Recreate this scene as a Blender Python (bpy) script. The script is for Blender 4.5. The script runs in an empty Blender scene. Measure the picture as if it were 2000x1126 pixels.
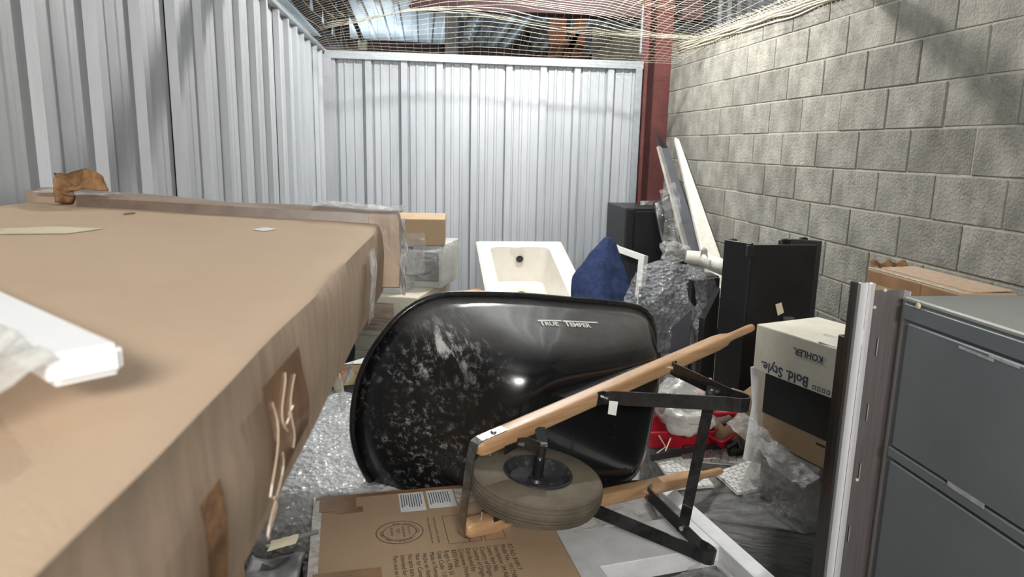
import bpy, bmesh, math, random
from mathutils import Vector, Matrix, Euler, noise
from mathutils.bvhtree import BVHTree
random.seed(7)
S = bpy.context.scene
COL = S.collection
EYE = 1.67
# ------------------------------------------------------------------ camera
F_PX = 1388.6
YAW, PITCH, ROLL = 0.126408, 0.196552, 0.02126
_cy, _sy, _cp, _sp = math.cos(YAW), math.sin(YAW), math.cos(PITCH), math.sin(PITCH)
_f = Vector((_sy*_cp, _cy*_cp, -_sp)); _r = Vector((_cy, -_sy, 0)); _u = _r.cross(_f)
_cr, _sr = math.cos(ROLL), math.sin(ROLL)
CR = _cr*_r + _sr*_u; CU = -_sr*_r + _cr*_u; CF = _f
cam = bpy.data.cameras.new('camera'); camo = bpy.data.objects.new('camera', cam); COL.objects.link(camo)
M = Matrix.Identity(4)
for i in range(3):
    M[i][0] = CR[i]; M[i][1] = CU[i]; M[i][2] = -CF[i]
M[0][3], M[1][3], M[2][3] = 0, 0, EYE
camo.matrix_world = M
cam.sensor_width = 36; cam.lens = F_PX/2000*36; cam.clip_start = .02
cam.dof.use_dof = True; cam.dof.focus_distance = 2.4; cam.dof.aperture_fstop = 6.8
S.camera = camo
# ------------------------------------------------------------------ world, lights, exposure
W = bpy.data.worlds.new('world'); S.world = W; W.use_nodes = True
W.node_tree.nodes['Background'].inputs[0].default_value = (.93, .96, 1, 1)
W.node_tree.nodes['Background'].inputs[1].default_value = .14
def area(name, loc, size, power, col=(1, .97, .92), target=None, sy=None):
    l = bpy.data.lights.new(name, 'AREA'); l.energy = power; l.color = col; l.size = size
    l.shape = 'RECTANGLE'; l.size_y = sy or size
    o = bpy.data.objects.new(name, l); COL.objects.link(o); o.location = loc
    d = (Vector(target) - Vector(loc)) if target else Vector((0, 0, -1))
    o.rotation_euler = d.to_track_quat('-Z', 'Y').to_euler()
    return o
l = bpy.data.lights.new('ceiling_lamp_far', 'POINT'); l.energy = 430; l.shadow_soft_size = .045; l.color = (1, .97, .93)
o = bpy.data.objects.new('ceiling_lamp_far', l); COL.objects.link(o); o.location = (.92, 4.95, 3.36)
area('ceiling_lamp_near', (.55, 3.7, 3.5), .25, 7)
area('aisle_lamp', (.1, -2.2, 2.75), 1.0, 185, target=(.6, 3, 1.1), sy=.4)
for q_ in ((-2.6, 11.6, 2.8), (1.2, 12.2, 2.4), (-.9, 15.6, 2.7)):  # unseen fill lights, added to brighten the roof deck and far end
    l = bpy.data.lights.new('deck_fill_light', 'POINT'); l.energy = 230 if q_[1] > 15 else 110 if q_[0] < 0 else 18; l.shadow_soft_size = .25; l.color = (.80, .92, 1)
    o = bpy.data.objects.new('deck_fill_light', l); COL.objects.link(o); o.location = q_
S.view_settings.view_transform = 'Standard'; S.view_settings.look = 'None'
S.view_settings.exposure = -0.27; S.view_settings.gamma = 1.0; S.view_settings.use_curve_mapping = False
# ------------------------------------------------------------------ helpers
def ray(px, py):
    d = CR*((px-1000)/F_PX) - CU*((py-563)/F_PX) + CF
    return d/d.y
def P(px, py, Y):
    d = ray(px, py); return Vector((d.x*Y, Y, EYE+d.z*Y))
def PZ(px, py, z):
    d = ray(px, py); return P(px, py, (z-EYE)/d.z)
def PX(px, py, X):
    d = ray(px, py); return P(px, py, X/d.x)
def V(*a): return Vector(a)
def smooth(me, ang=None):
    for p in me.polygons: p.use_smooth = True
def obj(name, bm, mat, parent=None, sm=False, loc=None, rot=None, recalc=True):
    if recalc: bmesh.ops.recalc_face_normals(bm, faces=bm.faces[:])
    me = bpy.data.meshes.new(name); bm.to_mesh(me); bm.free()
    if mat: me.materials.append(mat)
    if sm:
        smooth(me)
        if sm == 'a':
            try: me.set_sharp_from_angle(angle=math.radians(38))
            except Exception: pass
    o = bpy.data.objects.new(name, me); COL.objects.link(o)
    if parent: o.parent = parent
    if loc is not None: o.location = loc
    if rot is not None: o.rotation_euler = rot
    return o
def tag(o, label, cat, group=None):
    o['label'] = label; o['category'] = cat
    if group: o['group'] = group
    return o
def thing(name, label, cat, loc=(0, 0, 0), rotz=0, group=None, rot=None):
    o = bpy.data.objects.new(name, None); COL.objects.link(o); o.location = loc
    o.rotation_euler = rot if rot else (0, 0, rotz); o.empty_display_size = .1
    return tag(o, label, cat, group)
def struct(o): o['kind'] = 'structure'; return o
def stuff(o): o['kind'] = 'stuff'; return o
def box(bm, c, s, rot=None, bev=0, seg=1):
    r = bmesh.ops.create_cube(bm, size=1)
    vs = r['verts']; m = Matrix.Diagonal((s[0], s[1], s[2], 1))
    if rot is not None:
        m = (rot if isinstance(rot, Matrix) else Euler(rot).to_matrix().to_4x4()) @ m
    bmesh.ops.transform(bm, matrix=Matrix.Translation(c) @ m, verts=vs)
    if bev:
        es = list({e for v in vs for e in v.link_edges})
        bmesh.ops.bevel(bm, geom=es, offset=bev, segments=seg, affect='EDGES', profile=.5)
    return bm
def nb(): return bmesh.new()
def bx(c, s, rot=None, bev=0, seg=1): return box(nb(), c, s, rot, bev, seg)
def tube(bm, pts, r, n=8, closed=False, cap=True, flat=None):
    pts = [Vector(p) for p in pts]; rings = []
    L = len(pts)
    up = None
    for i, p in enumerate(pts):
        if closed: t = pts[(i+1) % L]-pts[(i-1) % L]
        else: t = pts[min(i+1, L-1)]-pts[max(i-1, 0)]
        t.normalize()
        if up is None:
            a = Vector((0, 0, 1)) if abs(t.z) < .9 else Vector((1, 0, 0))
            up = (a - t*a.dot(t)).normalized()
        else:
            up = (up - t*up.dot(t))
            up = up.normalized() if up.length > 1e-6 else t.orthogonal().normalized()
        b = t.cross(up); rr = r[i] if isinstance(r, (list, tuple)) else r
        rings.append([bm.verts.new(p + (up*math.cos(2*math.pi*k/n) + b*math.sin(2*math.pi*k/n))*rr) for k in range(n)])
    for i in range(L if closed else L-1):
        A, B = rings[i], rings[(i+1) % L]
        for k in range(n): bm.faces.new((A[k], A[(k+1) % n], B[(k+1) % n], B[k]))
    if cap and not closed:
        bm.faces.new(rings[0][::-1]); bm.faces.new(rings[-1])
    return bm
def strap(bm, pts, wdir, width, thick):
    """flat bar swept along pts; wdir = direction of its width"""
    pts = [Vector(p) for p in pts]; w = Vector(wdir).normalized(); rings = []
    for i, p in enumerate(pts):
        t = (pts[min(i+1, len(pts)-1)]-pts[max(i-1, 0)]).normalized()
        ww = (w - t*w.dot(t)).normalized(); n = t.cross(ww)
        rings.append([bm.verts.new(p + ww*(a*width/2) + n*(b*thick/2)) for a, b in ((-1, -1), (1, -1), (1, 1), (-1, 1))])
    for A, B in zip(rings, rings[1:]):
        for k in range(4): bm.faces.new((A[k], A[(k+1) % 4], B[(k+1) % 4], B[k]))
    bm.faces.new(rings[0][::-1]); bm.faces.new(rings[-1]); return bm
def loft(bm, rings, closed=True, cap0=False, cap1=False):
    R = [[bm.verts.new(p) for p in r] for r in rings]
    for A, B in zip(R, R[1:]):
        n = len(A)
        for k in range(n if closed else n-1): bm.faces.new((A[k], A[(k+1) % n], B[(k+1) % n], B[k]))
    if cap0: bm.faces.new(R[0][::-1])
    if cap1: bm.faces.new(R[-1])
    return bm
def lathe(bm, prof, n=32, axis='Z', c=(0, 0, 0)):
    c = Vector(c); rings = []
    for k in range(n):
        a = 2*math.pi*k/n; ring = []
        for r, h in prof:
            x, y = r*math.cos(a), r*math.sin(a)
            ring.append(c + (Vector((x, y, h)) if axis == 'Z' else Vector((x, h, y)) if axis == 'Y' else Vector((h, x, y))))
        rings.append(ring)
    rings.append(rings[0])
    loft(bm, rings, closed=False)
    bmesh.ops.remove_doubles(bm, verts=bm.verts[:], dist=1e-5)
    return bm
def grid(bm, fn, nu, nv):
    vs = [[bm.verts.new(fn(i/nu, j/nv)) for j in range(nv+1)] for i in range(nu+1)]
    for i in range(nu):
        for j in range(nv): bm.faces.new((vs[i][j], vs[i+1][j], vs[i+1][j+1], vs[i][j+1]))
    return bm
def nz(p, s=1.0, seed=0): return noise.noise(Vector(p)*s + Vector((seed*7.31, seed*3.17, seed*1.9)))
def crumple(bm, amp, sc, seed=0, oct=3):
    bm.normal_update()
    ds = []
    for v in bm.verts:
        a = 0
        for k in range(oct): a += nz(v.co, sc*2**k, seed+k)/(1.6**k)
        ds.append(v.normal*a*amp)
    for v, d in zip(bm.verts, ds): v.co += d
    return bm
def dense_box(c, s, rot=None, cuts=8, bev=.01):
    bm = nb(); box(bm, (0, 0, 0), s)
    bmesh.ops.subdivide_edges(bm, edges=bm.edges[:], cuts=cuts, use_grid_fill=True)
    m = Matrix.Translation(c)
    if rot is not None: m = m @ Euler(rot).to_matrix().to_4x4()
    bmesh.ops.transform(bm, matrix=m, verts=bm.verts[:]); return bm
def quad_slab(bm, c4, t):
    """slab from 4 corners (top face) with thickness t along -normal"""
    c4 = [Vector(c) for c in c4]; n = (c4[1]-c4[0]).cross(c4[3]-c4[0]).normalized()
    A = [bm.verts.new(p) for p in c4]; B = [bm.verts.new(p-n*t) for p in c4]
    bm.faces.new(A); bm.faces.new(B[::-1])
    for k in range(4): bm.faces.new((A[k], B[k], B[(k+1) % 4], A[(k+1) % 4]))
    return bm
def text2d(s, size, bold=0):
    cu = bpy.data.curves.new('t', 'FONT'); cu.body = s; cu.size = size; cu.resolution_u = 2; cu.offset = bold*size
    o = bpy.data.objects.new('t', cu); COL.objects.link(o)
    dg = bpy.context.evaluated_depsgraph_get(); me = bpy.data.meshes.new_from_object(o.evaluated_get(dg))
    vs = [(v.co.x, v.co.y) for v in me.vertices]; fs = [tuple(p.vertices) for p in me.polygons]
    bpy.data.objects.remove(o); bpy.data.curves.remove(cu); bpy.data.meshes.remove(me)
    return vs, fs
def put_text(name, entries, mapper, mat, parent, bold=0):
    """entries (text, u, v, size[, squeeze]); mapper (u, v) -> point on the printed face"""
    bm = nb()
    for e in entries:
        s, u, v, size = e[:4]; sq = e[4] if len(e) > 4 else 1
        vs, fs = text2d(s, size, bold); nv = [bm.verts.new(mapper(u+a*sq, v+b)) for a, b in vs]
        for f in fs:
            try: bm.faces.new([nv[i] for i in f])
            except ValueError: pass
    return obj(name, bm, mat, parent)
def ring2d(bm, mapper, cu, cv, ru, rv, w, n=48):
    A = [bm.verts.new(mapper(cu+ru*math.cos(2*math.pi*k/n), cv+rv*math.sin(2*math.pi*k/n))) for k in range(n)]
    B = [bm.verts.new(mapper(cu+(ru-w)*math.cos(2*math.pi*k/n), cv+(rv-w)*math.sin(2*math.pi*k/n))) for k in range(n)]
    for k in range(n): bm.faces.new((A[k], A[(k+1) % n], B[(k+1) % n], B[k]))
def rect2d(bm, mapper, u0, v0, u1, v1, w):
    for a, b, c, d in ((u0, v0, u1, v0+w), (u0, v1-w, u1, v1), (u0, v0, u0+w, v1), (u1-w, v0, u1, v1)):
        bm.faces.new([bm.verts.new(mapper(*q)) for q in ((a, b), (c, b), (c, d), (a, d))])
def patch(mapper, u0, v0, u1, v1, nu=1, nv=1):
    return grid(nb(), lambda a, b: mapper(u0+(u1-u0)*a, v0+(v1-v0)*b), nu, nv)
# ------------------------------------------------------------------ materials
def mat(name, col, rough=.6, metal=0, noise_sc=None, col2=None, bump=0, bsc=None, stretch=(1, 1, 1), rand=0,
        spec=.5, coat=0, detail=4, lo=.35, hi=.65, rough2=None):
    m = bpy.data.materials.new(name); m.use_nodes = True; nt = m.node_tree; N = nt.nodes; Lk = nt.links
    b = N['Principled BSDF']; b.inputs['Base Color'].default_value = (*col, 1); b.inputs['Roughness'].default_value = rough
    b.inputs['Metallic'].default_value = metal; b.inputs['Specular IOR Level'].default_value = spec
    b.inputs['Coat Weight'].default_value = coat
    tc = N.new('ShaderNodeTexCoord'); mp = N.new('ShaderNodeMapping'); mp.inputs['Scale'].default_value = stretch
    Lk.new(tc.outputs['Object'], mp.inputs[0])
    csock = None
    if noise_sc:
        t = N.new('ShaderNodeTexNoise'); t.inputs['Scale'].default_value = noise_sc; t.inputs['Detail'].default_value = detail
        t.inputs['Roughness'].default_value = .65
        Lk.new(mp.outputs[0], t.inputs[0]); r = N.new('ShaderNodeValToRGB')
        r.color_ramp.elements[0].position = lo; r.color_ramp.elements[1].position = hi
        r.color_ramp.elements[0].color = (*(col2 or col), 1); r.color_ramp.elements[1].color = (*col, 1)
        Lk.new(t.outputs[0], r.inputs[0]); csock = r.outputs[0]
        if rough2 is not None:
            mr = N.new('ShaderNodeMapRange'); mr.inputs[1].default_value = lo; mr.inputs[2].default_value = hi
            mr.inputs[3].default_value = rough2; mr.inputs[4].default_value = rough
            Lk.new(t.outputs[0], mr.inputs[0]); Lk.new(mr.outputs[0], b.inputs['Roughness'])
    if rand:
        oi = N.new('ShaderNodeObjectInfo'); mr = N.new('ShaderNodeMapRange'); mr.inputs[3].default_value = 1-rand; mr.inputs[4].default_value = 1+rand
        Lk.new(oi.outputs['Random'], mr.inputs[0])
        hs = N.new('ShaderNodeHueSaturation'); Lk.new(mr.outputs[0], hs.inputs['Value'])
        if csock: Lk.new(csock, hs.inputs['Color'])
        else: hs.inputs['Color'].default_value = (*col, 1)
        csock = hs.outputs[0]
    if csock: Lk.new(csock, b.inputs['Base Color'])
    if bump:
        t2 = N.new('ShaderNodeTexNoise'); t2.inputs['Scale'].default_value = bsc or 60; t2.inputs['Detail'].default_value = 5
        Lk.new(mp.outputs[0], t2.inputs[0]); bp = N.new('ShaderNodeBump'); bp.inputs['Strength'].default_value = bump; bp.inputs['Distance'].default_value = .01
        Lk.new(t2.outputs[0], bp.inputs['Height']); Lk.new(bp.outputs[0], b.inputs['Normal'])
    return m
def film(name, tint=(.9, .9, .9), clear=.6, sc=8, stretch=(1, 1, 1), rough=.12, bump=.6, bsc=14, voro=None, spread=.25):
    """clear plastic: mostly transparent, milky where it creases"""
    m = bpy.data.materials.new(name); m.use_nodes = True; nt = m.node_tree; N = nt.nodes; Lk = nt.links
    b = N['Principled BSDF']; b.inputs['Base Color'].default_value = (*tint, 1); b.inputs['Roughness'].default_value = rough
    b.inputs['Specular IOR Level'].default_value = .9
    tr = N.new('ShaderNodeBsdfTransparent'); mx = N.new('ShaderNodeMixShader'); out = N['Material Output']
    tc = N.new('ShaderNodeTexCoord'); mp = N.new('ShaderNodeMapping'); mp.inputs['Scale'].default_value = stretch; Lk.new(tc.outputs['Object'], mp.inputs[0])
    t = N.new('ShaderNodeTexNoise'); t.inputs['Scale'].default_value = sc; t.inputs['Detail'].default_value = 6; t.inputs['Roughness'].default_value = .7
    Lk.new(mp.outputs[0], t.inputs[0])
    mr = N.new('ShaderNodeMapRange'); mr.inputs[1].default_value = .3; mr.inputs[2].default_value = .7
    mr.inputs[3].default_value = max(0, 1-clear-spread); mr.inputs[4].default_value = min(1, 1-clear+spread)
    Lk.new(t.outputs[0], mr.inputs[0]); Lk.new(mr.outputs[0], mx.inputs[0]); Lk.new(tr.outputs[0], mx.inputs[1]); Lk.new(b.outputs[0], mx.inputs[2])
    Lk.new(mx.outputs[0], out.inputs[0])
    bp = N.new('ShaderNodeBump'); bp.inputs['Strength'].default_value = bump; bp.inputs['Distance'].default_value = .02
    if voro:
        vo = N.new('ShaderNodeTexVoronoi'); vo.inputs['Scale'].default_value = voro; Lk.new(mp.outputs[0], vo.inputs[0])
        t3 = N.new('ShaderNodeTexNoise'); t3.inputs['Scale'].default_value = bsc; Lk.new(mp.outputs[0], t3.inputs[0])
        ad = N.new('ShaderNodeMath'); ad.operation = 'MULTIPLY_ADD'; ad.inputs[1].default_value = 1.5
        Lk.new(t3.outputs[0], ad.inputs[0]); Lk.new(vo.outputs['Distance'], ad.inputs[2]); Lk.new(ad.outputs[0], bp.inputs['Height'])
    else:
        t3 = N.new('ShaderNodeTexNoise'); t3.inputs['Scale'].default_value = bsc; t3.inputs['Detail'].default_value = 5; Lk.new(mp.outputs[0], t3.inputs[0]); Lk.new(t3.outputs[0], bp.inputs['Height'])
    Lk.new(bp.outputs[0], b.inputs['Normal'])
    return m
def hexc(r, g, b):
    f = lambda c: ((c/255+.055)/1.055)**2.4 if c > 10 else c/255/12.92
    return (f(r), f(g), f(b))
GALV = mat('galvanised_sheet', (.48, .505, .535), .5, .3, 5, (.40, .425, .455), .08, 220, (1, 1, .12), rough2=.55)
GALV2 = mat('galvanised_trim', (.50, .54, .57), .45, .7, 60, (.40, .44, .47), .05, 200)
SPANG = mat('dull_galvanised', (.45, .465, .485), .6, .25, 6, (.37, .385, .405), .12, 260, (1, 1, .15), rough2=.62)
BLOCK = mat('concrete_block', (.295, .285, .25), .95, 0, 7, (.205, .20, .175), .9, 75, rand=.16, detail=8, spec=.2)
_n = BLOCK.node_tree; _b = _n.nodes['Principled BSDF']; _src = _b.inputs['Base Color'].links[0].from_socket
_g = _n.nodes.new('ShaderNodeNewGeometry'); _m = _n.nodes.new('ShaderNodeMapping'); _m.inputs['Scale'].default_value = (1, 2.6, .9); _n.links.new(_g.outputs['Position'], _m.inputs[0])
_t = _n.nodes.new('ShaderNodeTexNoise'); _t.inputs['Scale'].default_value = 2.2; _t.inputs['Detail'].default_value = 7; _t.inputs['Roughness'].default_value = .7; _n.links.new(_m.outputs[0], _t.inputs[0])
_r = _n.nodes.new('ShaderNodeMapRange'); _r.inputs[1].default_value = .35; _r.inputs[2].default_value = .68; _r.inputs[3].default_value = .78; _r.inputs[4].default_value = 1.28; _n.links.new(_t.outputs[0], _r.inputs[0])
_x = _n.nodes.new('ShaderNodeHueSaturation'); _n.links.new(_r.outputs[0], _x.inputs['Value']); _n.links.new(_src, _x.inputs['Color']); _n.links.new(_x.outputs[0], _b.inputs['Base Color'])
MORTAR = mat('mortar', (.42, .40, .335), .95, 0, 20, (.33, .315, .26), .7, 60, spec=.2)
SALT = mat('efflorescence', (.62, .62, .60), .95, 0, 30, (.5, .5, .47), .4, 60)
FLOOR = mat('concrete_floor', (.30, .29, .27), .85, 0, 4, (.2, .19, .18), .2, 40)
REDST = mat('red_oxide_steel', (.135, .040, .036), .6, .1, 6, (.09, .028, .026), .15, 60)
REDDK = mat('dark_red_beam_paint', (.06, .022, .024), .6, .1, 6, (.04, .016, .018))
RUST = mat('orange_primer_steel', (.40, .17, .09), .7, 0, 5, (.30, .12, .07))
DKST = mat('dark_joist_steel', (.040, .028, .024), .6, .1, 8, (.028, .02, .018))
DECK = mat('painted_roof_deck', (.55, .60, .63), .6, .2, 2, (.42, .46, .49), stretch=(1, .2, 1))
YELW = mat('cream_siding', (.60, .58, .45), .7, 0, 2, (.45, .44, .34))
DKSID = mat('dark_siding', (.085, .095, .105), .5, .5, 3, (.06, .065, .07))
NET = mat('tan_net_cord', (.62, .57, .46), .8, 0, 40, (.48, .44, .35))
CARD = mat('cardboard', hexc(188, 164, 140), .82, 0, 3, hexc(182, 158, 134), .12, 240, (1, 1, 1), spec=.2)
CARD2 = mat('weathered_cardboard', hexc(188, 164, 140), .82, 0, 9, hexc(168, 148, 128), .12, 240, (6, 6, .9), spec=.2)
CARD3 = mat('plain_cardboard', hexc(176, 152, 124), .85, 0, 4, hexc(164, 140, 112), .12, 200, spec=.2)
CARDT = mat('torn_cardboard', hexc(158, 120, 86), .9, 0, 25, hexc(106, 78, 54), .4, 90, spec=.2)
CARDP = mat('printed_cardboard', hexc(172, 147, 120), .82, 0, 3, hexc(164, 139, 112), .12, 240, spec=.2)
TAPE = mat('brown_tape', hexc(150, 116, 84), .28, 0, 14, hexc(130, 98, 68), .15, 30)
TAPED = mat('dark_brown_tape', hexc(146, 112, 84), .25, 0, 9, hexc(128, 94, 68), .3, 22, (1, 1, .3))
CREASEHI = mat('crease_highlight', hexc(192, 170, 148), .3)
CAPCARD = mat('film_covered_cardboard', hexc(158, 138, 120), .35, 0, 12, hexc(132, 114, 98), .3, 30, (1, 1, .4))
WRAPHI = film('glossy_wrap', (.70, .68, .66), .45, 14, (1, 1, .4), .06, .9, 38, spread=.4)
CAPSHADOW = mat('cap_shadow_brown', hexc(100, 82, 68), .4, 0, 30, hexc(80, 64, 52))
TAPEC = film('clear_tape', (.85, .82, .76), .35, 30, rough=.1, bump=.7, bsc=40)
PAPER = mat('white_paper', (.72, .72, .70), .7, 0, 20, (.64, .64, .62))
PAPERY = mat('aged_paper', hexc(214, 204, 176), .6, 0, 10, hexc(198, 188, 160))
INK = mat('brown_ink', (.055, .035, .022), .8)
INKG = mat('slate_ink', (.06, .085, .11), .7)
INKL = mat('light_grey_ink', (.42, .42, .41), .7)
BLACK = mat('glossy_black_paint', (.006, .006, .007), .12, 0, coat=.5)
def scuffed(name='scuffed_black_paint'):
    m = bpy.data.materials.new(name); m.use_nodes = True; nt = m.node_tree; N = nt.nodes; Lk = nt.links; b = N['Principled BSDF']
    b.inputs['Coat Weight'].default_value = .3
    tc = N.new('ShaderNodeTexCoord'); sx = N.new('ShaderNodeSeparateXYZ'); Lk.new(tc.outputs['Object'], sx.inputs[0])
    def mr(src, a, c, d, e):
        n = N.new('ShaderNodeMapRange'); n.inputs[1].default_value = a; n.inputs[2].default_value = c; n.inputs[3].default_value = d; n.inputs[4].default_value = e; Lk.new(src, n.inputs[0]); return n.outputs[0]
    def noi(sc, st, det=8, rot=(0, 0, 0)):
        mp = N.new('ShaderNodeMapping'); mp.inputs['Scale'].default_value = st; mp.inputs['Rotation'].default_value = rot; Lk.new(tc.outputs['Object'], mp.inputs[0])
        t = N.new('ShaderNodeTexNoise'); t.inputs['Scale'].default_value = sc; t.inputs['Detail'].default_value = det; t.inputs['Roughness'].default_value = .75; Lk.new(mp.outputs[0], t.inputs[0]); return t.outputs[0]
    def mth(op, a, c=None):
        n = N.new('ShaderNodeMath'); n.operation = op
        for i, q in enumerate((a, c)):
            if q is None: continue
            if isinstance(q, (int, float)): n.inputs[i].default_value = q
            else: Lk.new(q, n.inputs[i])
        return n.outputs[0]
    nose = mr(sx.outputs[0], -.34, -.10, 0, 1)               # worn at the nose of the tray
    fine = mr(noi(45, (1, 1, 1), 12), .52, .64, 0, 1)
    patchy = mr(noi(5, (1, 1, 1), 3), .44, .62, 0, 1)
    scr = mr(noi(24, (1.2, .30, .30), 8, (.6, .3, .7)), .50, .60, 0, 1)
    # heavy chalky scrape across the shoulder of the nose
    vd = N.new('ShaderNodeVectorMath'); vd.operation = 'DISTANCE'; Lk.new(tc.outputs['Object'], vd.inputs[0]); vd.inputs[1].default_value = (-.19, .28, .385)
    spot = mr(vd.outputs['Value'], .03, .15, 1, 0)
    w1 = mth('MULTIPLY', mth('MULTIPLY', nose, mth('MULTIPLY', fine, patchy)), .55)
    w2 = mth('MULTIPLY', spot, scr)
    rear = mr(sx.outputs[0], -.55, -.85, 0, 1); w3 = mth('MULTIPLY', mth('MULTIPLY', rear, mr(noi(24, (1, .3, 1), 9, (0, 0, .8)), .64, .72, 0, 1)), .35)
    dust_sheen = mth('MULTIPLY', mr(sx.outputs[1], .27, .345, 0, 1), mr(noi(3, (1, 1, 1), 4), .25, .6, .55, 1))  # upper side greyed: dust plus the reflected ceiling, painted into the colour
    tot = mth('MINIMUM', mth('ADD', mth('ADD', w1, w2), w3), 1)
    mx = N.new('ShaderNodeMix'); mx.data_type = 'RGBA'; Lk.new(tot, mx.inputs['Factor']); mx.inputs['A'].default_value = (.007, .007, .008, 1); mx.inputs['B'].default_value = (.52, .51, .50, 1)
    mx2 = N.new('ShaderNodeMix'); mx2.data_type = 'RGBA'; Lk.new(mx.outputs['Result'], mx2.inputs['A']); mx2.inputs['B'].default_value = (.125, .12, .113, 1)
    am = mth('MULTIPLY', dust_sheen, mth('SUBTRACT', 1, tot)); Lk.new(am, mx2.inputs['Factor'])
    Lk.new(mx2.outputs['Result'], b.inputs['Base Color'])
    Lk.new(mr(mth('ADD', tot, mth('MULTIPLY', nose, .25)), 0, .6, .17, .65), b.inputs['Roughness'])
    return m
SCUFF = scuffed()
BLKPAR = mat('black_bar_paint', (.008, .008, .009), .25, 0, 40, (.02, .02, .02), .1, 60, coat=.3)
WOOD = mat('ash_handle_wood', hexc(196, 158, 118), .45, 0, 5, hexc(172, 132, 94), .06, 60, (.7, 9, 9), coat=.15)
WOODD = mat('dark_wedge_wood', hexc(122, 98, 72), .35, 0, 5, hexc(104, 82, 60), stretch=(.7, 9, 9))
RUBBER = mat('dusty_rubber', hexc(104, 96, 82), .85, 0, 9, hexc(84, 77, 65), .2, 90, spec=.25)
ZINC = mat('zinc_bolt', (.75, .76, .76), .28, 1)
CHROME = mat('worn_chrome', (.55, .54, .52), .22, 1, 30, (.25, .24, .23), .3, 50)
DUSTY = mat('dusty_black_metal', (.03, .03, .032), .4, .2, 60, (.12, .12, .12), lo=.25, hi=.45)
ENAM = mat('white_enamel', hexc(222, 219, 210), .25, 0, 6, hexc(214, 210, 200), coat=.3)
DIRT = mat('ochre_dust', hexc(206, 194, 166), .6, 0, 9, hexc(226, 220, 204))
MASK = film('masking_film', (.90, .89, .85), .35, 12, rough=.4, bump=.2, bsc=20, spread=.15)
BLUE = mat('blue_moving_blanket', hexc(44, 56, 88), .95, 0, 30, hexc(34, 44, 72), .5, 160, spec=.15)
WHITE = mat('white_paint', hexc(226, 226, 224), .5, 0, 8, hexc(212, 212, 208))
FOAM = mat('white_foam', hexc(222, 223, 224), .75, 0, 14, hexc(208, 209, 211), .08, 120)
FOAMB = mat('near_white_board', (.86, .86, .87), .5)
BLKMAT = mat('matte_black_board', (.010, .010, .011), .42, 0, 5, (.016, .016, .018), spec=.4)
BLKPL = mat('black_plastic', (.012, .012, .013), .4)
DKGREY = mat('charcoal_board', hexc(74, 75, 82), .6, 0, 6, hexc(62, 63, 70))
GREYSIDE = mat('grey_board_edge', hexc(150, 148, 144), .7, 0, 9, hexc(128, 126, 122))
WHBOARD = mat('white_wrapped_board', hexc(214, 211, 202), .6, 0, 12, hexc(196, 192, 182), .15, 60)
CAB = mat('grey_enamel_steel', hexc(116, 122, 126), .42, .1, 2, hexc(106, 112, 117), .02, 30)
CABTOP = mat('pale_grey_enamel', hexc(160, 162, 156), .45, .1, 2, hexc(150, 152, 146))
WEAR = mat('scraped_steel', (.55, .57, .58), .5, .3, 40, (.36, .38, .40), lo=.3, hi=.6)
STEEL = mat('brushed_stainless', (.30, .275, .27), .42, .7, 5, (.24, .215, .21), .04, 160, (40, 40, 1))
ALU = mat('bright_aluminium', (.86, .86, .88), .35, .55)
BRONZE = mat('dark_bronze_profile', (.07, .058, .052), .35, .6)
TILEW = mat('white_marble_tile', hexc(212, 210, 206), .35, 0, 20, hexc(188, 186, 184), rand=.06)
TILEG = mat('grey_strip_tile', hexc(160, 153, 150), .4, 0, 20, hexc(136, 129, 128), rand=.10)
TILED = mat('plum_tile', hexc(108, 90, 88), .4, rand=.1)
TPACK = mat('grey_tile_boxes', hexc(128, 126, 118), .7, 0, 9, hexc(104, 102, 96))
TBACK = mat('tile_sheet_backing', hexc(196, 194, 190), .8)
RED = mat('red_plastic', (.42, .015, .03), .3, 0, coat=.2)
GREYPL = mat('grey_plastic', hexc(88, 90, 90), .5)
SHRINK = film('shrink_film', (.78, .78, .77), .80, 5, (1, 6, 14), .16, .5, 9, spread=.2)
SHRINKD = film('shrink_film_stretched', (.62, .62, .61), .80, 6, (1.5, 3, 16), .16, .6, 10, spread=.16)
CRINKLE = film('crinkled_film', (.62, .62, .61), .66, 9, (1, 1, 1), .07, 1.0, 32, spread=.35)
CLOUDY = film('cloudy_poly_bag', (.66, .66, .62), .48, 7, (1, 1, 1), .2, .8, 16, spread=.3)
BUBBLE = film('bubble_wrap', (.50, .52, .54), .66, 6, (1, 1, 1), .07, .8, 12, voro=42, spread=.22)
BUBBLEO = film('dense_bubble_wrap', (.70, .71, .72), .28, 16, (1, 1, 1), .14, .55, 40, voro=48, spread=.28)
ORANGE = mat('orange_plastic', (.55, .20, .04), .5)
KBOX = mat('white_printed_carton', hexc(226, 222, 208), .75, 0, 6, hexc(212, 206, 190), .05, 120)
WTILE = mat('wood_look_print', hexc(168, 140, 112), .6, 0, 6, hexc(128, 104, 84), stretch=(1, 1, 9))
DVDR = mat('photo_print_cover', (.6, .25, .18), .4, 0, 40, (.75, .62, .25), lo=.4, hi=.6)
LTAN = mat('light_grey_carton', hexc(176, 178, 174), .75, 0, 5, hexc(158, 160, 156))
CREAM = mat('cream_carton', hexc(206, 198, 176), .75, 0, 5, hexc(190, 182, 160))
DARK = mat('dark_void_fabric', (.02, .02, .021), .8, 0, 12, (.035, .035, .036))
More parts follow.
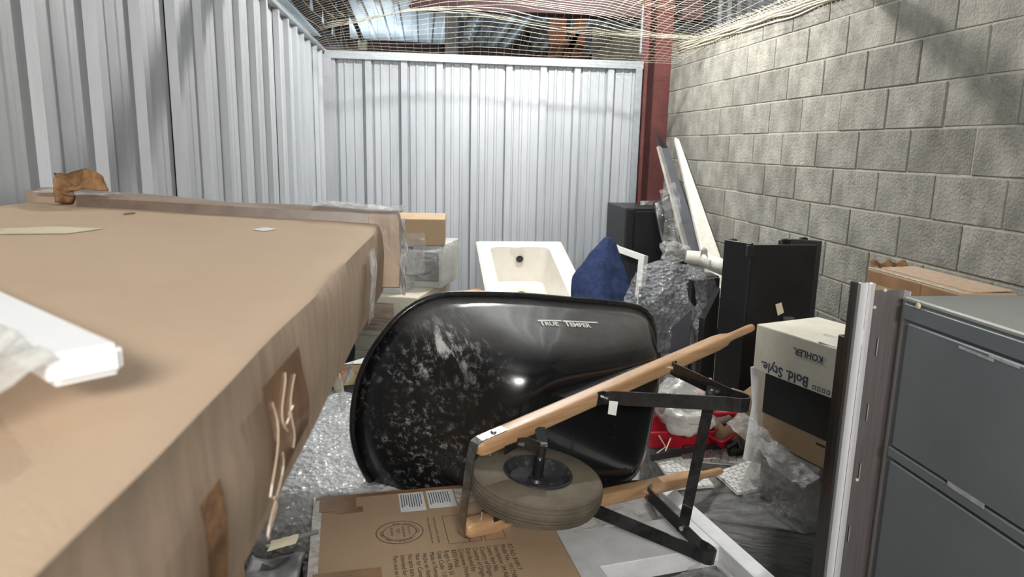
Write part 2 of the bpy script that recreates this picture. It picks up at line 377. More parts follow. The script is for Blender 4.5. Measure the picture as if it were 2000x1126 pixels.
# ================================================================== THE SHELL
XL, XR, YB, ZT = -.827, 2.281, 6.5, 2.44
struct(obj('floor', bx((.7, 6, -.05), (14, 26, .1)), FLOOR))
def rib_profile(n, pitch, w=.085, top=.042, h=.03, minor=True, groove=0, mh=.006):
    """sheet profile: list of (along, proud)"""
    pr = []
    for i in range(n):
        o = i*pitch
        if groove and i: pr += [(o-.016, 0), (o-.014, -groove), (o-.001, -groove)]
        else: pr += [(o, 0)]
        pr += [(o+(w-top)/2, h), (o+(w+top)/2, h)]
        if groove: pr += [(o+w+.001, -groove), (o+w+.014, -groove), (o+w+.016, 0)]
        else: pr += [(o+w, 0)]
        if minor:
            g = pitch-w
            for q in (.33, .66):
                a = o+w+g*q; pr += [(a-.016, 0), (a-.008, mh), (a+.008, mh), (a+.016, 0)]
    pr.append((n*pitch, 0))
    return pr
def sheet(pr, mapf, z0, z1):
    bm = nb()
    A = [bm.verts.new(mapf(a, h, z0)) for a, h in pr]; B = [bm.verts.new(mapf(a, h, z1)) for a, h in pr]
    A2 = [bm.verts.new(mapf(a, h-.0015, z0)) for a, h in pr]; B2 = [bm.verts.new(mapf(a, h-.0015, z1)) for a, h in pr]
    n = len(pr)
    for k in range(n-1):
        bm.faces.new((A[k], A[k+1], B[k+1], B[k])); bm.faces.new((A2[k], B2[k], B2[k+1], A2[k+1]))
        bm.faces.new((B[k], B[k+1], B2[k+1], B2[k]))
    bm.faces.new((A[0], B[0], B2[0], A2[0])); bm.faces.new((A[-1], A2[-1], B2[-1], B[-1]))
    return bm
# left wall: sheets lapped every three ribs
wl = struct(obj('wall_left', bx((XL-.09, 3.0, ZT/2), (.02, 7.0, ZT)), GALV2))
y0 = 1.742-6*.3048; k = 0
while y0 < YB-.05:
    n = 3 if k < 6 else 2
    n = min(n, max(1, int(round((YB-y0)/.3048))))
    lap = .002 if k % 2 else -.003
    far = y0 > 3.9
    pr = rib_profile(n, .3048, .058, .046, .030, True, 0, .003)
    end = min(y0+n*.3048, YB-.02)
    pr = [(a, h) for a, h in pr if y0+a <= end+1e-6]
    obj('metal_sheet', sheet(pr, lambda a, h, z: V(XL-.036+h+lap, y0+a, z), 0, ZT-.01), SPANG if not far else GALV, wl, recalc=False)
    y0 += n*.3048; k += 1
obj('top_rail', bx((XL-.035, 3.0, ZT+.002), (.085, 7.0, .028), bev=.003), GALV2, wl)
# back wall
XB = 1.968
wb = struct(obj('wall_back', bx(((XL+XB)/2, YB+.10, ZT/2), (XB-XL, .02, ZT)), GALV2))
x0 = -.79-.02; k = 0
while x0 < XB-.1:
    n = min(3, int((XB-.02-x0)/.3075+.5)); pr = rib_profile(n, .3075, .070, .054, .030, True, .018, .008)
    pr = [(a, h) for a, h in pr if x0+a <= XB]
    lap = .002 if k % 2 else -.002
    obj('metal_sheet', sheet(pr, lambda a, h, z: V(x0+a, YB+.030-h+lap, z), 0, ZT-.02), GALV, wb, recalc=False)
    x0 += n*.3075; k += 1
bm = nb(); box(bm, ((XL+XB)/2, YB+.01, ZT-.028), (XB-XL+.02, .07, .07), bev=.004); obj('top_channel', bm, GALV2, wb)
obj('corner_angle', bx((XL+.012, YB-.02, ZT/2), (.075, .012, ZT-.06), bev=.002), SPANG, wb)
obj('edge_angle', bx((XB-.03, YB-.012, ZT/2), (.06, .03, ZT-.08), bev=.002), GALV2, wb)
# right wall: every concrete block
wr = struct(obj('wall_right', bx((XR+.0915, 4.2, 1.30), (.18, 5.6, 2.60)), MORTAR))
TOPZ = 2.604
blk = bpy.data.meshes.new('concrete_block')
bm = nb(); box(bm, (0, 0, 0), (.10, .397, .194), bev=.003, seg=1); bm.to_mesh(blk); bm.free(); blk.materials.append(BLOCK)
blk2 = bpy.data.meshes.new('half_block')
bm = nb(); box(bm, (0, 0, 0), (.10, .194, .194), bev=.003, seg=1); bm.to_mesh(blk2); bm.free(); blk2.materials.append(BLOCK)
JY = 5.606
for r in range(13):
    zc = TOPZ-.1016-r*.2032
    off = 0 if r % 2 == 0 else .2032          # course r=4 (below rel z .12) carries the measured joints
    yj = JY+off-.4064*11
    while yj < 6.75:
        yc = yj+.2032
        if yc > 1.45:
            m_ = blk; yy = yc
            if yj+.4064 > 6.96: m_ = blk2; yy = yj+.1016
            o = bpy.data.objects.new('concrete_block', m_); COL.objects.link(o); o.parent = wr
            o.location = (XR+.05-.004+random.uniform(-.0025, .0025), yy, zc+random.uniform(-.001, .001))
            o.rotation_euler = (random.uniform(-.004, .004), 0, random.uniform(-.006, .006))
        yj += .4064
# siding that stands above the block wall
sd = obj('wall_upper_siding', sheet(rib_profile(20, .2, .06, .03, .03, False), lambda a, h, z: V(XR+.36-h, 2.6+a, z), 2.3, 4.2), DKSID, recalc=False); struct(sd)
# red steel column beside the back wall
rc = obj('red_column', bx((2.155, YB+.13, 2.0), (.25, .02, 4.2), bev=.002), REDST); struct(rc); rc.name = 'trim_column'
obj('flange', bx((2.0, YB+.05, 2.0), (.03, .16, 4.2), bev=.002), REDST, rc)
obj('web', bx((2.045, YB+.10, 2.0), (.06, .02, 4.2)), REDST, rc)
# ------------------------------------------------------------------ the building above and beyond
rd = struct(obj('ceiling', sheet(rib_profile(46, .30, .12, .07, .045, False), lambda a, h, z: V(-6.5+a, z, 3.99-h), -3.5, 19.), DECK, recalc=False))
we = struct(obj('wall_far_end', sheet(rib_profile(40, .35, .08, .05, .04, False), lambda a, h, z: V(-6.5+a, 18.5-h, z), 0, 4.0), DKSID, recalc=False))
def ibeam(name, a, b, h, w, m, label=None, cat=None):
    a, b = Vector(a), Vector(b); d = b-a; L = d.length; rot = d.to_track_quat('X', 'Z').to_matrix().to_4x4()
    bm = nb(); c = (a+b)/2; up = rot @ Vector((0, 0, 1))
    box(bm, c+up*(h/2-.01), (L, w, .02), rot); box(bm, c-up*(h/2-.01), (L, w, .02), rot); box(bm, c, (L, .016, h-.04), rot)
    o = obj(name, bm, m)
    if label: tag(o, label, cat)
    return o
ibeam('roof_beam', (-.1, 7.35, 3.13), (2.6, 6.75, 3.02), .34, .22, REDDK, 'large dark red steel roof beam running to the red column', 'beam')
ibeam('roof_beam', (-3.6, 13.6, 3.42), (5.2, 13.6, 3.22), .26, .25, REDDK, 'far dull red girder just above the back metal partition', 'beam')
def joist(x, ya, yb, zl, zh, label, n):
    t = thing('roof_joist', label, 'joist', (x, ya, zl), group='open web roof joists')
    L = yb-ya
    obj('bottom_chord', bx((0, L/2, .03), (.10, L, .07)), DKST, t)
    obj('top_chord', bx((0, L/2, zh-zl), (.13, L, .09)), DKST, t)
    for i in range(n):
        a = i*L/n; bm = nb(); m_ = a+L/n/2
        tube(bm, [(0, a, .04), (0, m_, zh-zl-.02)], .042, 6); tube(bm, [(0, m_, zh-zl-.02), (0, a+L/n, .04)], .042, 6)
        obj('web_bar', bm, DKST, t)
joist(-1.28, 4.6, 13.4, 3.06, 3.86, 'dark open-web joist close behind the left metal wall', 9)
joist(.55, 13.9, 18.4, 3.50, 3.84, 'dark open-web joist far back above the partition', 5)
joist(2.0, 13.9, 18.4, 3.50, 3.84, 'dark open-web joist far back beside the orange column', 5)
t = thing('ceiling_pendant', 'small yellowish fixture hanging from a thin rod under the roof deck', 'lamp', P(708, 80, 12.6))
obj('rod', tube(nb(), [(0, 0, 0), P(675, 0, 10.5)-P(708, 80, 12.6)], .035, 6), DKST, t)
obj('shade', lathe(nb(), [(.03, .05), (.08, 0), (.075, -.13), (.0, -.13)], 12), YELW, t)
tag(obj('steel_post', bx(P(882, 60, 12.9)-V(0, 0, .1), (.22, .14, 1.9)), GREYSIDE), 'grey vertical steel post rising behind the back partition', 'post')
t = thing('orange_column', 'orange primed steel column with splayed braces beyond the partition', 'column', (P(1110, 100, 10.2).x, 10.2, 0))
obj('shaft', bx((-.16, 0, 2.0), (.24, .02, 4.2)), RUST, t); obj('flange', bx((.16, .05, 2.0), (.16, .02, 4.2)), RUST, t); obj('web', bx((.0, .10, 2.0), (.05, .22, 4.2)), DKST, t)
for a, b in (((1140, 45), (1085, 118)), ((1122, 72), (1100, 118)), ((1118, 72), (1124, 118)), ((1130, 62), (1135, 88))):
    p, q = P(*a, 10.0)-V(t.location.x, 10.2, 0), P(*b, 10.0)-V(t.location.x, 10.2, 0)
    obj('brace', strap(nb(), [p, q], (1, 0, 0), .10, .02), RUST, t)
tag(obj('siding_panel', sheet(rib_profile(9, .22, .09, .05, .05, False), lambda a, h, z: V(3.0+a, 13.0-h, z), 0, 3.75), YELW, recalc=False), 'cream ribbed siding seen through the gap right of the orange column', 'siding')
p_, q_ = P(1190, 68, 12.8), P(1148, 100, 12.8); k_ = p_.z/(p_.z-q_.z)
tag(obj('wood_brace', strap(nb(), [p_, p_+(q_-p_)*k_], (0, 0, 1), .14, .05), GREYSIDE), 'sloping weathered brace in front of the cream siding', 'brace')
tag(obj('steel_stud', bx(P(1256, 80, 6.62)+V(0, 0, .10), (.05, .03, .42)), GALV2), 'short pale galvanised stud beside the red column top', 'stud')
# ------------------------------------------------------------------ netting over the unit
def netz(x, y):
    u = min(1, max(0, (x-XL)/(XR-XL))); s = max(0, min(1, 4*u*(1-u)*1.15))
    hi = 2.69+.05*math.sin(2.2*x+.4) + .03*nz((x, y, 0), 1.6, 3)
    edge = 2.46+.05*u
    z = edge+(hi-edge)*(s**.6)
    if y > 5.75: k_ = min(1, (y-5.75)/.71); z = z+(2.435-z)*k_**.9
    fold = math.exp(-((y-(5.72+.10*math.sin(1.5*x)+.08*nz((x, 0, 0), 2, 9)))/.09)**2)
    return z - .045*fold*s + .008*nz((x, y, 0), 6, 5)
bm = nb(); CELL = .068; NX, NYY = int((XR-XL)/CELL), int(4.0/CELL)
def npnt(x, y):
    q = Vector((x, y, 0)); y2 = y + .04*nz(q, 1.7, 1)
    x2 = x + .04*nz(q, 1.3, 2) - .16*max(0, 5.8-y)*((x-XL)/(XR-XL))*(XR-x)/1.5
    return Vector((min(max(x2, XL+.005), XR-.012), min(y2, 6.46), netz(x2, min(y2, 6.46))))
for i in range(NX+1):
    x = XL+(XR-XL)*i/NX
    tube(bm, [npnt(x, 2.5+3.96*j/70) for j in range(71)], .0013, 3, cap=False)
for j in range(NYY+1):
    y = 2.5+3.96*j/NYY
    tube(bm, [npnt(XL+(XR-XL)*i/60, y) for i in range(61)], .0013, 3, cap=False)
net = obj('safety_net', bm, NET, sm=True, recalc=False); tag(net, 'tan knotted safety net stretched over the top of the unit', 'net')
# border rope and the net that hangs over the block wall
bm = nb(); random.seed(3)
for k in range(4):
    tube(bm, [V(XR-.014-.006*k, 2.4+4.0*i/40, 2.475+.018*k+.02*nz((i*.3, k, 0), 1, 4)+.05*(i/40)) for i in range(41)], .006+.002*(k % 2), 5)
obj('border_rope', bm, NET, net, sm=True)
bm = nb()
for i in range(90):
    y = 2.5+4.0*i/90; pts = []
    for j in range(9):
        s = j/8; pts.append(V(XR-.012, y+.25*s*s-.05+.02*nz((i, j, 0), .7, 6), 2.49+.14*s+.012*nz((i, j, 1), .9, 2)))
    tube(bm, pts, .0017, 3, cap=False)
for j in range(6):
    tube(bm, [V(XR-.012, 2.5+4.1*i/60, 2.51+.021*j+.014*nz((i*.5, j, 0), 1, 8)) for i in range(61)], .0017, 3, cap=False)
obj('side_netting', bm, NET, net, sm=True, recalc=False)
bm = nb()
for k in range(4):
    tube(bm, [npnt(XL+.1+(XR-XL-.2)*i/40, 5.68+.025*k+.10*math.sin(1.5*(XL+(XR-XL)*i/40)))+V(0, 0, -.004*k) for i in range(41)], .0022, 4)
obj('gathered_fold', bm, NET, net, sm=True)
# pipe overhead between the two lamps (its shadow crosses both side walls)
tag(obj('conduit_pipe', tube(nb(), [(-1.6, 3.98, 2.75), (2.27, 3.98, 2.75)], .040, 12), REDST, sm='a'), 'dark red pipe crossing overhead above the net', 'pipe')
# ================================================================== WHEELBARROW (lies on its side)
WBM = Matrix(((-.79613789, .11212615, -.59463618, .127), (-.60125495, -.03575902, .79825671, 1.822), (.06824184, .99305036, .09588551, EYE-.931), (0, 0, 0, 1)))
wbr = thing('wheelbarrow', 'black steel wheelbarrow with wooden handles tipped on its side', 'wheelbarrow')
wbr.matrix_world = WBM
L_H = 1.5
def hy(x): return .123+(.327-.123)*(-x/L_H)
def catmull(pts, n):
    out = []; m = len(pts)
    for i in range(m-1):
        p0 = pts[max(i-1, 0)]; p1 = pts[i]; p2 = pts[i+1]; p3 = pts[min(i+2, m-1)]
        for k in range(n):
            t = k/n; out.append(tuple(.5*((2*p1[q])+(-p0[q]+p2[q])*t+(2*p0[q]-5*p1[q]+4*p2[q]-p3[q])*t*t+(-p0[q]+3*p1[q]-3*p2[q]+p3[q])*t**3) for q in (0, 1)))
    out.append(tuple(pts[-1])); return out
def resample(pts, n):
    d = [0]
    for a, b in zip(pts, pts[1:]): d.append(d[-1]+math.hypot(b[0]-a[0], b[1]-a[1]))
    out = []; j = 0
    for i in range(n+1):
        t = d[-1]*i/n
        while j < len(d)-2 and d[j+1] < t: j += 1
        s = (t-d[j])/max(1e-9, d[j+1]-d[j]); a, b = pts[j], pts[j+1]
        out.append((a[0]+(b[0]-a[0])*s, a[1]+(b[1]-a[1])*s))
    return out
def full(half, n):
    h = resample(catmull(half, 10), n); return h + [(x, -y) for x, y in h[-2:0:-1]]
rim = full([(.0, 0), (-.006, .09), (-.03, .178), (-.065, .25), (-.115, .322), (-.18, .373), (-.27, .402), (-.487, .408), (-.676, .40), (-.95, .384), (-1.04, .345), (-1.08, .25), (-1.09, .12), (-1.09, 0)], 48)
bot = full([(-.27, 0), (-.275, .10), (-.295, .19), (-.34, .25), (-.42, .278), (-.55, .275), (-.72, .262), (-.86, .245), (-.925, .20), (-.945, .1), (-.945, 0)], 48)
def zr(x): return .604+.38*x
def zb(x): return .034+.125*(x+.945)
rings = []; cx = -.62
for s in (.03, .4, .7):
    rings.append([V(cx+(x-cx)*s*.86, y*s*.86, zb(cx+(x-cx)*s*.86)) for x, y in bot])
n = len(bot)
B3 = [V(x, y, zb(x)) for x, y in bot]; R3 = [V(x, y, zr(x)) for x, y in rim]
I3 = [V(cx+(x-cx)*.84, y*.78, zb(cx+(x-cx)*.84)) for x, y in bot]
K3 = [b.lerp(r, .30) for b, r in zip(B3, R3)]
for t in (0, .15, .3, .45, .6, .75, .9, 1):
    rings.append([I3[i]*(1-t)**2+B3[i]*2*t*(1-t)+K3[i]*t*t for i in range(n)])
for t in (.25, .5, .75, 1):
    rings.append([K3[i].lerp(R3[i], t)+Vector((0, 0, 0)) for i in range(n)])
bm = nb(); loft(bm, rings, cap0=True)
bmesh.ops.recalc_face_normals(bm, faces=bm.faces[:])
bvh = BVHTree.FromBMesh(bm)
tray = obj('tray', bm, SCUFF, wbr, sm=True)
sol = tray.modifiers.new('thickness', 'SOLIDIFY'); sol.thickness = .0025; sol.offset = 1 if False else -1
rimc = [V(p.x*1.006, p.y*1.015, p.z+.004) for p in R3]
obj('rolled_rim', tube(nb(), rimc, .0115, 10, closed=True), BLKPAR, tray, sm=True)
# maker's lettering on the side of the tray
def traymap(u, v):
    # u along -x (reads towards the grips), v up the side wall towards the rim
    px_ = -.487-u*.81-.25*v; o = V(px_, .8, .269-.23*u+.62*v)
    loc_, nrm, idx, dd = bvh.ray_cast(o, V(0, -1, 0))
    if loc_ is None: return o
    if nrm.y < 0: nrm = -nrm
    return loc_+nrm*.0022
LETT = mat('white_lettering', (.62, .61, .58), .5)
for ent in ([('T', 0, 0, .052, .9)], [('RUE', .026, 0, .040, .9)], [('T', .122, 0, .052, .9)], [('EMPER', .148, 0, .040, .9)]):
    put_text('lettering', ent, traymap, LETT, tray, .035)
for a, b in ((0, .115), (.122, .30)):
    obj('lettering_bar', grid(nb(), lambda s, t: traymap(a+(b-a)*s, .033+.009*t), 10, 1), LETT, tray)
# handles
def handle(sgn):
    bm = nb(); rings = []
    d = Vector((-L_H, (.327-.123)*sgn, 0)).normalized(); o = Vector((0, .123*sgn, 0)); up = Vector((0, 0, 1)); sd = up.cross(d)
    def ring(s, w, h, k):   # k: 0 square .. 1 round
        out = []
        for i in range(16):
            a = 2*math.pi*(i+.5)/16; c, q = math.cos(a), math.sin(a); e = .25+.75*k
            out.append(o+d*s+sd*(math.copysign(abs(c)**e, c)*w/2)+up*(math.copysign(abs(q)**e, q)*h/2))
        return out
    for s, w, h, k in ((-.004, .028, .030, .6), (.004, .042, .044, .3), (.02, .047, .050, .12), (.2, .048, .051, .12), (1.22, .048, .051, .12), (1.275, .044, .046, .3), (1.315, .034, .034, .9), (1.35, .032, .032, 1), (1.48, .033, .033, 1), (1.497, .028, .028, 1), (1.505, .012, .012, 1)):
        rings.append(ring(s, w, h, k))
    loft(bm, rings, cap0=True, cap1=True); return obj('handle', bm, WOOD, wbr, sm='a')
for s in (1, -1): handle(s)
for s in (1, -1):   # wedges between handle and tray
    bm = nb(); A = [(-.40, .022), (-.93, .022), (-.93, .034), (-.40, .100)]
    q = [[bm.verts.new((x, s*(hy(x)+o_), z)) for x, z in A] for o_ in (-.016, .006)]
    bm.faces.new(q[0]); bm.faces.new(q[1][::-1])
    for k in range(4): bm.faces.new((q[0][k], q[1][k], q[1][(k+1) % 4], q[0][(k+1) % 4]))
    obj('wedge', bm, BLKPAR, wbr)
# wheel
WC = Vector((-.190, 0, -.072))
wh = obj('tyre', lathe(nb(), [(0.0980, 0.0360), (0.1793, 0.0325), (0.1828, 0.0305), (0.1883, 0.0265), (0.1848, 0.0250), (0.1848, 0.0215), (0.1883, 0.0195), (0.1917, 0.0155), (0.1882, 0.0140), (0.1882, 0.0105), (0.1917, 0.0085), (0.1930, 0.0055), (0.1895, 0.0040), (0.1895, 0.0000), (0.1895, -0.0040), (0.1930, -0.0055), (0.1917, -0.0085), (0.1882, -0.0105), (0.1882, -0.0140), (0.1917, -0.0155), (0.1883, -0.0195), (0.1848, -0.0215), (0.1848, -0.0250), (0.1883, -0.0265), (0.1828, -0.0305), (0.1793, -0.0325), (0.1793, -0.0360), (0.1828, -0.0375), (0.1760, -0.0400), (0.1630, -0.0470), (0.1440, -0.0510)], 72, 'Y', WC), RUBBER, wbr, sm='a')
hub = obj('wheel_rim', lathe(nb(), [(.0, .020), (.022, .020), (.026, .012), (.078, .014), (.088, .030), (.096, .040), (.100, .041), (.101, .036), (.092, .026), (.09, -.026), (.101, -.036), (.096, -.040), (.078, -.014), (.022, -.02), (0, -.02)], 40, 'Y', WC), DUSTY, wbr, sm='a')
obj('axle_tube', lathe(nb(), [(.0, .078), (.015, .078), (.016, .024), (.021, .022), (.021, .012), (.0, .012)], 20, 'Y', WC), BLKPL, hub, sm='a')
obj('axle_tube', lathe(nb(), [(.0, -.078), (.015, -.078), (.016, -.024), (.0, -.02)], 20, 'Y', WC), BLKPL, hub, sm='a')
obj('axle', lathe(nb(), [(0, .12), (.0085, .12), (.0085, -.12), (0, -.12)], 14, 'Y', WC), ZINC, wbr, sm='a')
for s in (1, -1):
    br = obj('axle_bracket', lathe(nb(), [(0, s*.128), (.014, s*.128), (.015, s*.088), (0, s*.088)], 16, 'Y', WC), BLKPAR, wbr, sm='a')
    bm = nb(); strap(bm, [WC+V(.012, s*.118, 0), WC+V(.030, s*.122, .03), WC+V(.055, s*(.118), .050), WC+V(.10, s*.106, .050)], (1, 0, .6) if False else (0, 1, 0), .03, .005)
    strap(bm, [WC+V(-.03, s*.150, .045), WC+V(.0, s*.124, .0), WC+V(.014, s*.124, -.012)], (1, 0, 1), .03, .004)
    obj('bracket_plate', bm, BLKPAR, br)
    obj('bolt', tube(nb(), [WC+V(.04, s*.115, .030), WC+V(.05, s*.115, .056)], .007, 8), ZINC, br, sm='a')
# nose guard strap round the handle ends
bm = nb(); hx = .009
pts = [(-.10, hy(-.10)+.024, 0), (-.05, hy(-.05)+.024, 0), (-.008, .123+.025, 0), (hx, .123+.018, 0), (hx+.006, .10, 0), (hx+.006, -.10, 0), (hx, -.141, 0), (-.008, -.148, 0), (-.05, -.155, 0), (-.10, -.161, 0)]
strap(bm, pts, (0, 0, 1), .030, .0035); gd = obj('nose_guard', bm, CHROME, wbr)
for s in (1, -1):
    obj('bolt', lathe(nb(), [(0, s*(hy(-.06)+.034)), (.008, s*(hy(-.06)+.030)), (.009, s*(hy(-.06)+.024)), (.004, s*(hy(-.06)+.022)), (.004, s*(hy(-.06)-.045)), (0, s*(hy(-.06)-.045))], 12, 'Y', (-.06, 0, 0)), ZINC, gd, sm='a')
# legs and brace
XA, XC, FT = -.513, -.875, Vector((-.745, .267, -.394))
for s in (1, -1):
    a = Vector((XA, s*(hy(XA)), -.026)); c = Vector((XC, s*(hy(XC)), -.026)); f = Vector((FT.x, s*FT.y, FT.z))
    da = (f-a).normalized(); dc = (f-c).normalized()
    pa = [a+V(.035, 0, .002), a+V(.005, 0, 0)]+[a.lerp(f, t) for t in (.06, .3, .6, .84)]
    pc = [c.lerp(f, t) for t in (.80, .5, .3, .05)]+[c+V(-.005, 0, 0), c+V(-.03, 0, .002)]
    e0, e1 = pa[-1], pc[0]; tip = f+V(-.005, 0, -.004)
    bend = []
    for t in (.12, .25, .38, .5, .62, .75, .88):
        w0, w1, w2, w3 = (1-t)**3, 3*t*(1-t)**2, 3*t*t*(1-t), t**3
        bend.append(e0*w0+(tip+V(.03, 0, -.012))*w1+(tip+V(-.04, 0, -.004))*w2+e1*w3)
    lg = obj('leg', strap(nb(), pa+bend+pc, (0, 1, 0), .045, .006), BLKPAR, wbr)
    for q in (a, c):
        obj('bolt', tube(nb(), [q+V(0, 0, -.018), q+V(0, 0, .01)], .0075, 8), ZINC, lg, sm='a')
b1 = Vector((XC, hy(XC), -.026)).lerp(FT, .58)+V(.010, -.010, 0); b2 = Vector((b1.x, -b1.y, b1.z))
br = obj('leg_brace', strap(nb(), [b1+V(0, .018, 0), b2-V(0, .018, 0)], (.45, 0, .9), .036, .004), BLKPAR, wbr)
for q in (b1, b2): obj('bolt', tube(nb(), [q+V(.012, 0, 0), q+V(-.01, 0, 0)], .0085, 8), ZINC, br, sm='a')
tg = P(1192, 790, 1.98)
bm = nb(); quad_slab(bm, [P(1190, 782, 2.02), P(1207, 784, 2.02), P(1203, 811, 2.0), P(1187, 808, 2.0)], .0008)
bm.transform(WBM.inverted()); obj('paper_tag', bm, PAPER, wbr)
# ================================================================== LONG CARDBOARD PACKAGE (left foreground)
pk = thing('flat_package', 'long flat cardboard package lying along the left metal wall', 'package', (-.5, .7, 1.33))
PKO = Vector((-.5, .7, 1.33))
def pk_right(Y): return -.095+(Y-1.62)*.0532
def pk_top(X, Y):
    r = pk_right(Y); u = (r-X)/(r+.80)
    return 1.495+.040*u
def pkp(u, Y, dz=0):     # u 0 right edge .. 1 left edge, on the top face
    r = pk_right(Y); X = r+( -.815-r)*u
    w = .004*nz((u*3, Y*2, 0), 1.3, 2)
    return Vector((X, Y, 1.495+.040*u+w+dz))
def thick(Y): return .155+.018*max(0, 1.2-Y)
NUv, NYv = 26, 60; Y0, Y1 = -.35, 1.62
bm = nb(); rings = []
for j in range(NYv+1):
    Y = Y0+(Y1-Y0)*j/NYv; ring = []
    wob = .006*nz((Y*6, 1, 0), 1, 3)
    ze = pkp(0, Y).z; xe = pk_right(Y)
    t = thick(Y)
    for k in range(NUv+1): ring.append(pkp(1-k/NUv*(1-.012), Y))
    ring[-1] = V(xe-.004+wob*.4, Y, ze-.001); ring.append(V(xe+.002+wob, Y, ze-.006)); 
    for q in (.1, .25, .4, .55, .7, .85, 1): ring.append(V(xe+.003+.005*math.sin(q*3.1)+.004*nz((Y*5, q*3, 0), 1, 4), Y, ze-.006-(t-.006)*q))
    ring.append(V(-.815, Y, ring[-1].z+.02))
    rings.append([p-PKO for p in ring])
loft(bm, rings, cap0=True, cap1=True); body = obj('carton_body', bm, CARD, pk, sm='a')
body.data.materials.append(CARD2)
for p in body.data.polygons:
    if abs(p.normal.z) < .55 and p.center.x > .2: p.material_index = 1
def side(Y, q, o=.0015):   # right face of the package
    xe = pk_right(Y); t = thick(Y); ze = 1.495
    return V(xe+.009+o+.005*math.sin(q*3.1)+.004*nz((Y*5, q*3, 0), 1, 4), Y, ze-.006-(t-.006)*q)-PKO
# end cap wrapped in film
bm = nb(); rings = []
for j in range(7):
    s = j/6; Y = 1.60+.115*s; bulge = .004*math.sin(s*math.pi); ring = []
    for u in [1+.02-(1.07)*k/22 for k in range(23)]:
        pz = pkp(min(max(u, 0), 1), Y); r = pk_right(1.62); X = r+(-.815-r)*u
        ring.append(V(X, Y+.02*u, pz.z+.020+bulge+.006*nz((u*4, s*2, 3), 1, 2)))
    xr = ring[-1].x+.006
    for q in (.06, .3, .6, .85, 1): ring.append(V(xr+.004*nz((q*3, s*3, 0), 1, 7), Y, 1.513-(.165)*q+.008*nz((s*5, q, 1), 1, 8)*q))
    ring.append(V(-.83, Y, 1.36)); rings.append([p-PKO for p in ring])
loft(bm, rings, cap0=True, cap1=True); cap_ = obj('end_cap', bm, CAPCARD, pk, sm='a')
def capside(s, q): return V(pk_right(1.62)+.050+.014*math.sin(q*9+s*5)*.3+.006*nz((q*5, s*4, 0), 1, 3), 1.585+.07*s-.012*abs(s-.5), 1.512-.175*q-.012*s)-PKO
bm = grid(nb(), lambda a, b: capside(a, b), 8, 16); crumple(bm, .006, 14, 3); obj('wrap_film', bm, WRAPHI, cap_, sm=True)
bm = grid(nb(), lambda a, b: V(-.24+.20*a, 1.585+.10*b, 1.522+.012*(1-a)*1 + (.004))-PKO, 16, 8); crumple(bm, .008, 16, 5); obj('wrap_film', bm, WRAPHI, cap_, sm=True)
bm = grid(nb(), lambda a, b: V(-.80+.16*a, 1.585+.06*b, 1.560-.006*a)-PKO, 12, 6); crumple(bm, .006, 16, 6); obj('wrap_film', bm, WRAPHI, cap_, sm=True)
# shadow gap along the cap, painted as a dark strip
bm = grid(nb(), lambda a, b: V(-.72+.60*a, 1.592+.004*b, 1.528-.030*a+.020*b-.0)-PKO, 30, 2); obj('cap_shadow_strip', bm, CAPSHADOW, cap_)
# torn flap on top
bm = grid(nb(), lambda a, b: P(116+96*a-8*b, 372-34*b+8*math.sin(a*7)*b, 1.60+.06*b*(1-a))-PKO, 14, 8); crumple(bm, .012, 18, 9)
tf = obj('torn_flap', bm, CARDT, pk, sm=True); tf.modifiers.new('t', 'SOLIDIFY').thickness = .006
bm = grid(nb(), lambda a, b: P(108+34*a, 395-50*b*(1-.3*a), 1.585+.03*a)-PKO, 8, 8); crumple(bm, .010, 22, 4)
tf = obj('torn_flap', bm, CARDT, pk, sm=True); tf.modifiers.new('t', 'SOLIDIFY').thickness = .006
# labels, tapes
def topm(px, py):
    q = PZ(px, py, 1.51)
    r = pk_right(q.y); u = max(0, min(1, (r-q.x)/(r+.815)));
    q = PZ(px, py, 1.495+.04*u); u = (pk_right(q.y)-q.x)/(pk_right(q.y)+.815)
    return pkp(u, q.y, .0012)-PKO
def top_patch(c): return grid(nb(), lambda a, b: topm(*( (Vector(c[0])*(1-a)+Vector(c[1])*a)*(1-b)+(Vector(c[3])*(1-a)+Vector(c[2])*a)*b)), 6, 4)
obj('paper_label', top_patch([(492, 449), (518, 445), (543, 449), (515, 453)]), PAPER, pk)
obj('pale_tape', top_patch([(-30, 441), (105, 438), (205, 443), (130, 453)]), PAPERY, pk)
obj('pale_tape', top_patch([(-60, 446), (50, 443), (130, 453), (-40, 453)]), PAPERY, pk)
obj('tape_strip', top_patch([(240, 413), (262, 411), (265, 414), (243, 416)]), TAPE, pk)
obj('tape_strip', grid(nb(), lambda a, b: side(.60+.13*a+.03*b, .16+.62*b, .003), 8, 10), TAPED, pk, sm=True)
bm = grid(nb(), lambda a, b: side(.61+.11*a+.03*b, .2+.55*b, .0045), 20, 24); crumple(bm, .0015, 60, 2); bm.free()
for (ya, qa, yb_, qb) in ((.625, .30, .60, .75), (.66, .22, .655, .55), (.70, .30, .665, .72), (.63, .62, .60, .98), (.645, .50, .69, .46), (.61, .8, .60, 1.0)):  # pale strips drawn in as the highlights on the tape creases
    obj('tape_crease_glint', strap(nb(), [side(ya+(yb_-ya)*t_+.012*math.sin(t_*5+ya*40), qa+(qb-qa)*t_, .004) for t_ in (0, .125, .25, .375, .5, .625, .75, .875, 1)], (0, 1, 0), .0022, .0012), CREASEHI, pk)
obj('tape_strip', grid(nb(), lambda a, b: side(.44+.04*a, .30+.7*b, .003), 3, 8), CARDT, pk, sm=True)
obj('paper_label', grid(nb(), lambda a, b: side(1.30+.045*a-.03*b, .10+.76*b, .004), 4, 8), PAPER, pk, sm=True)
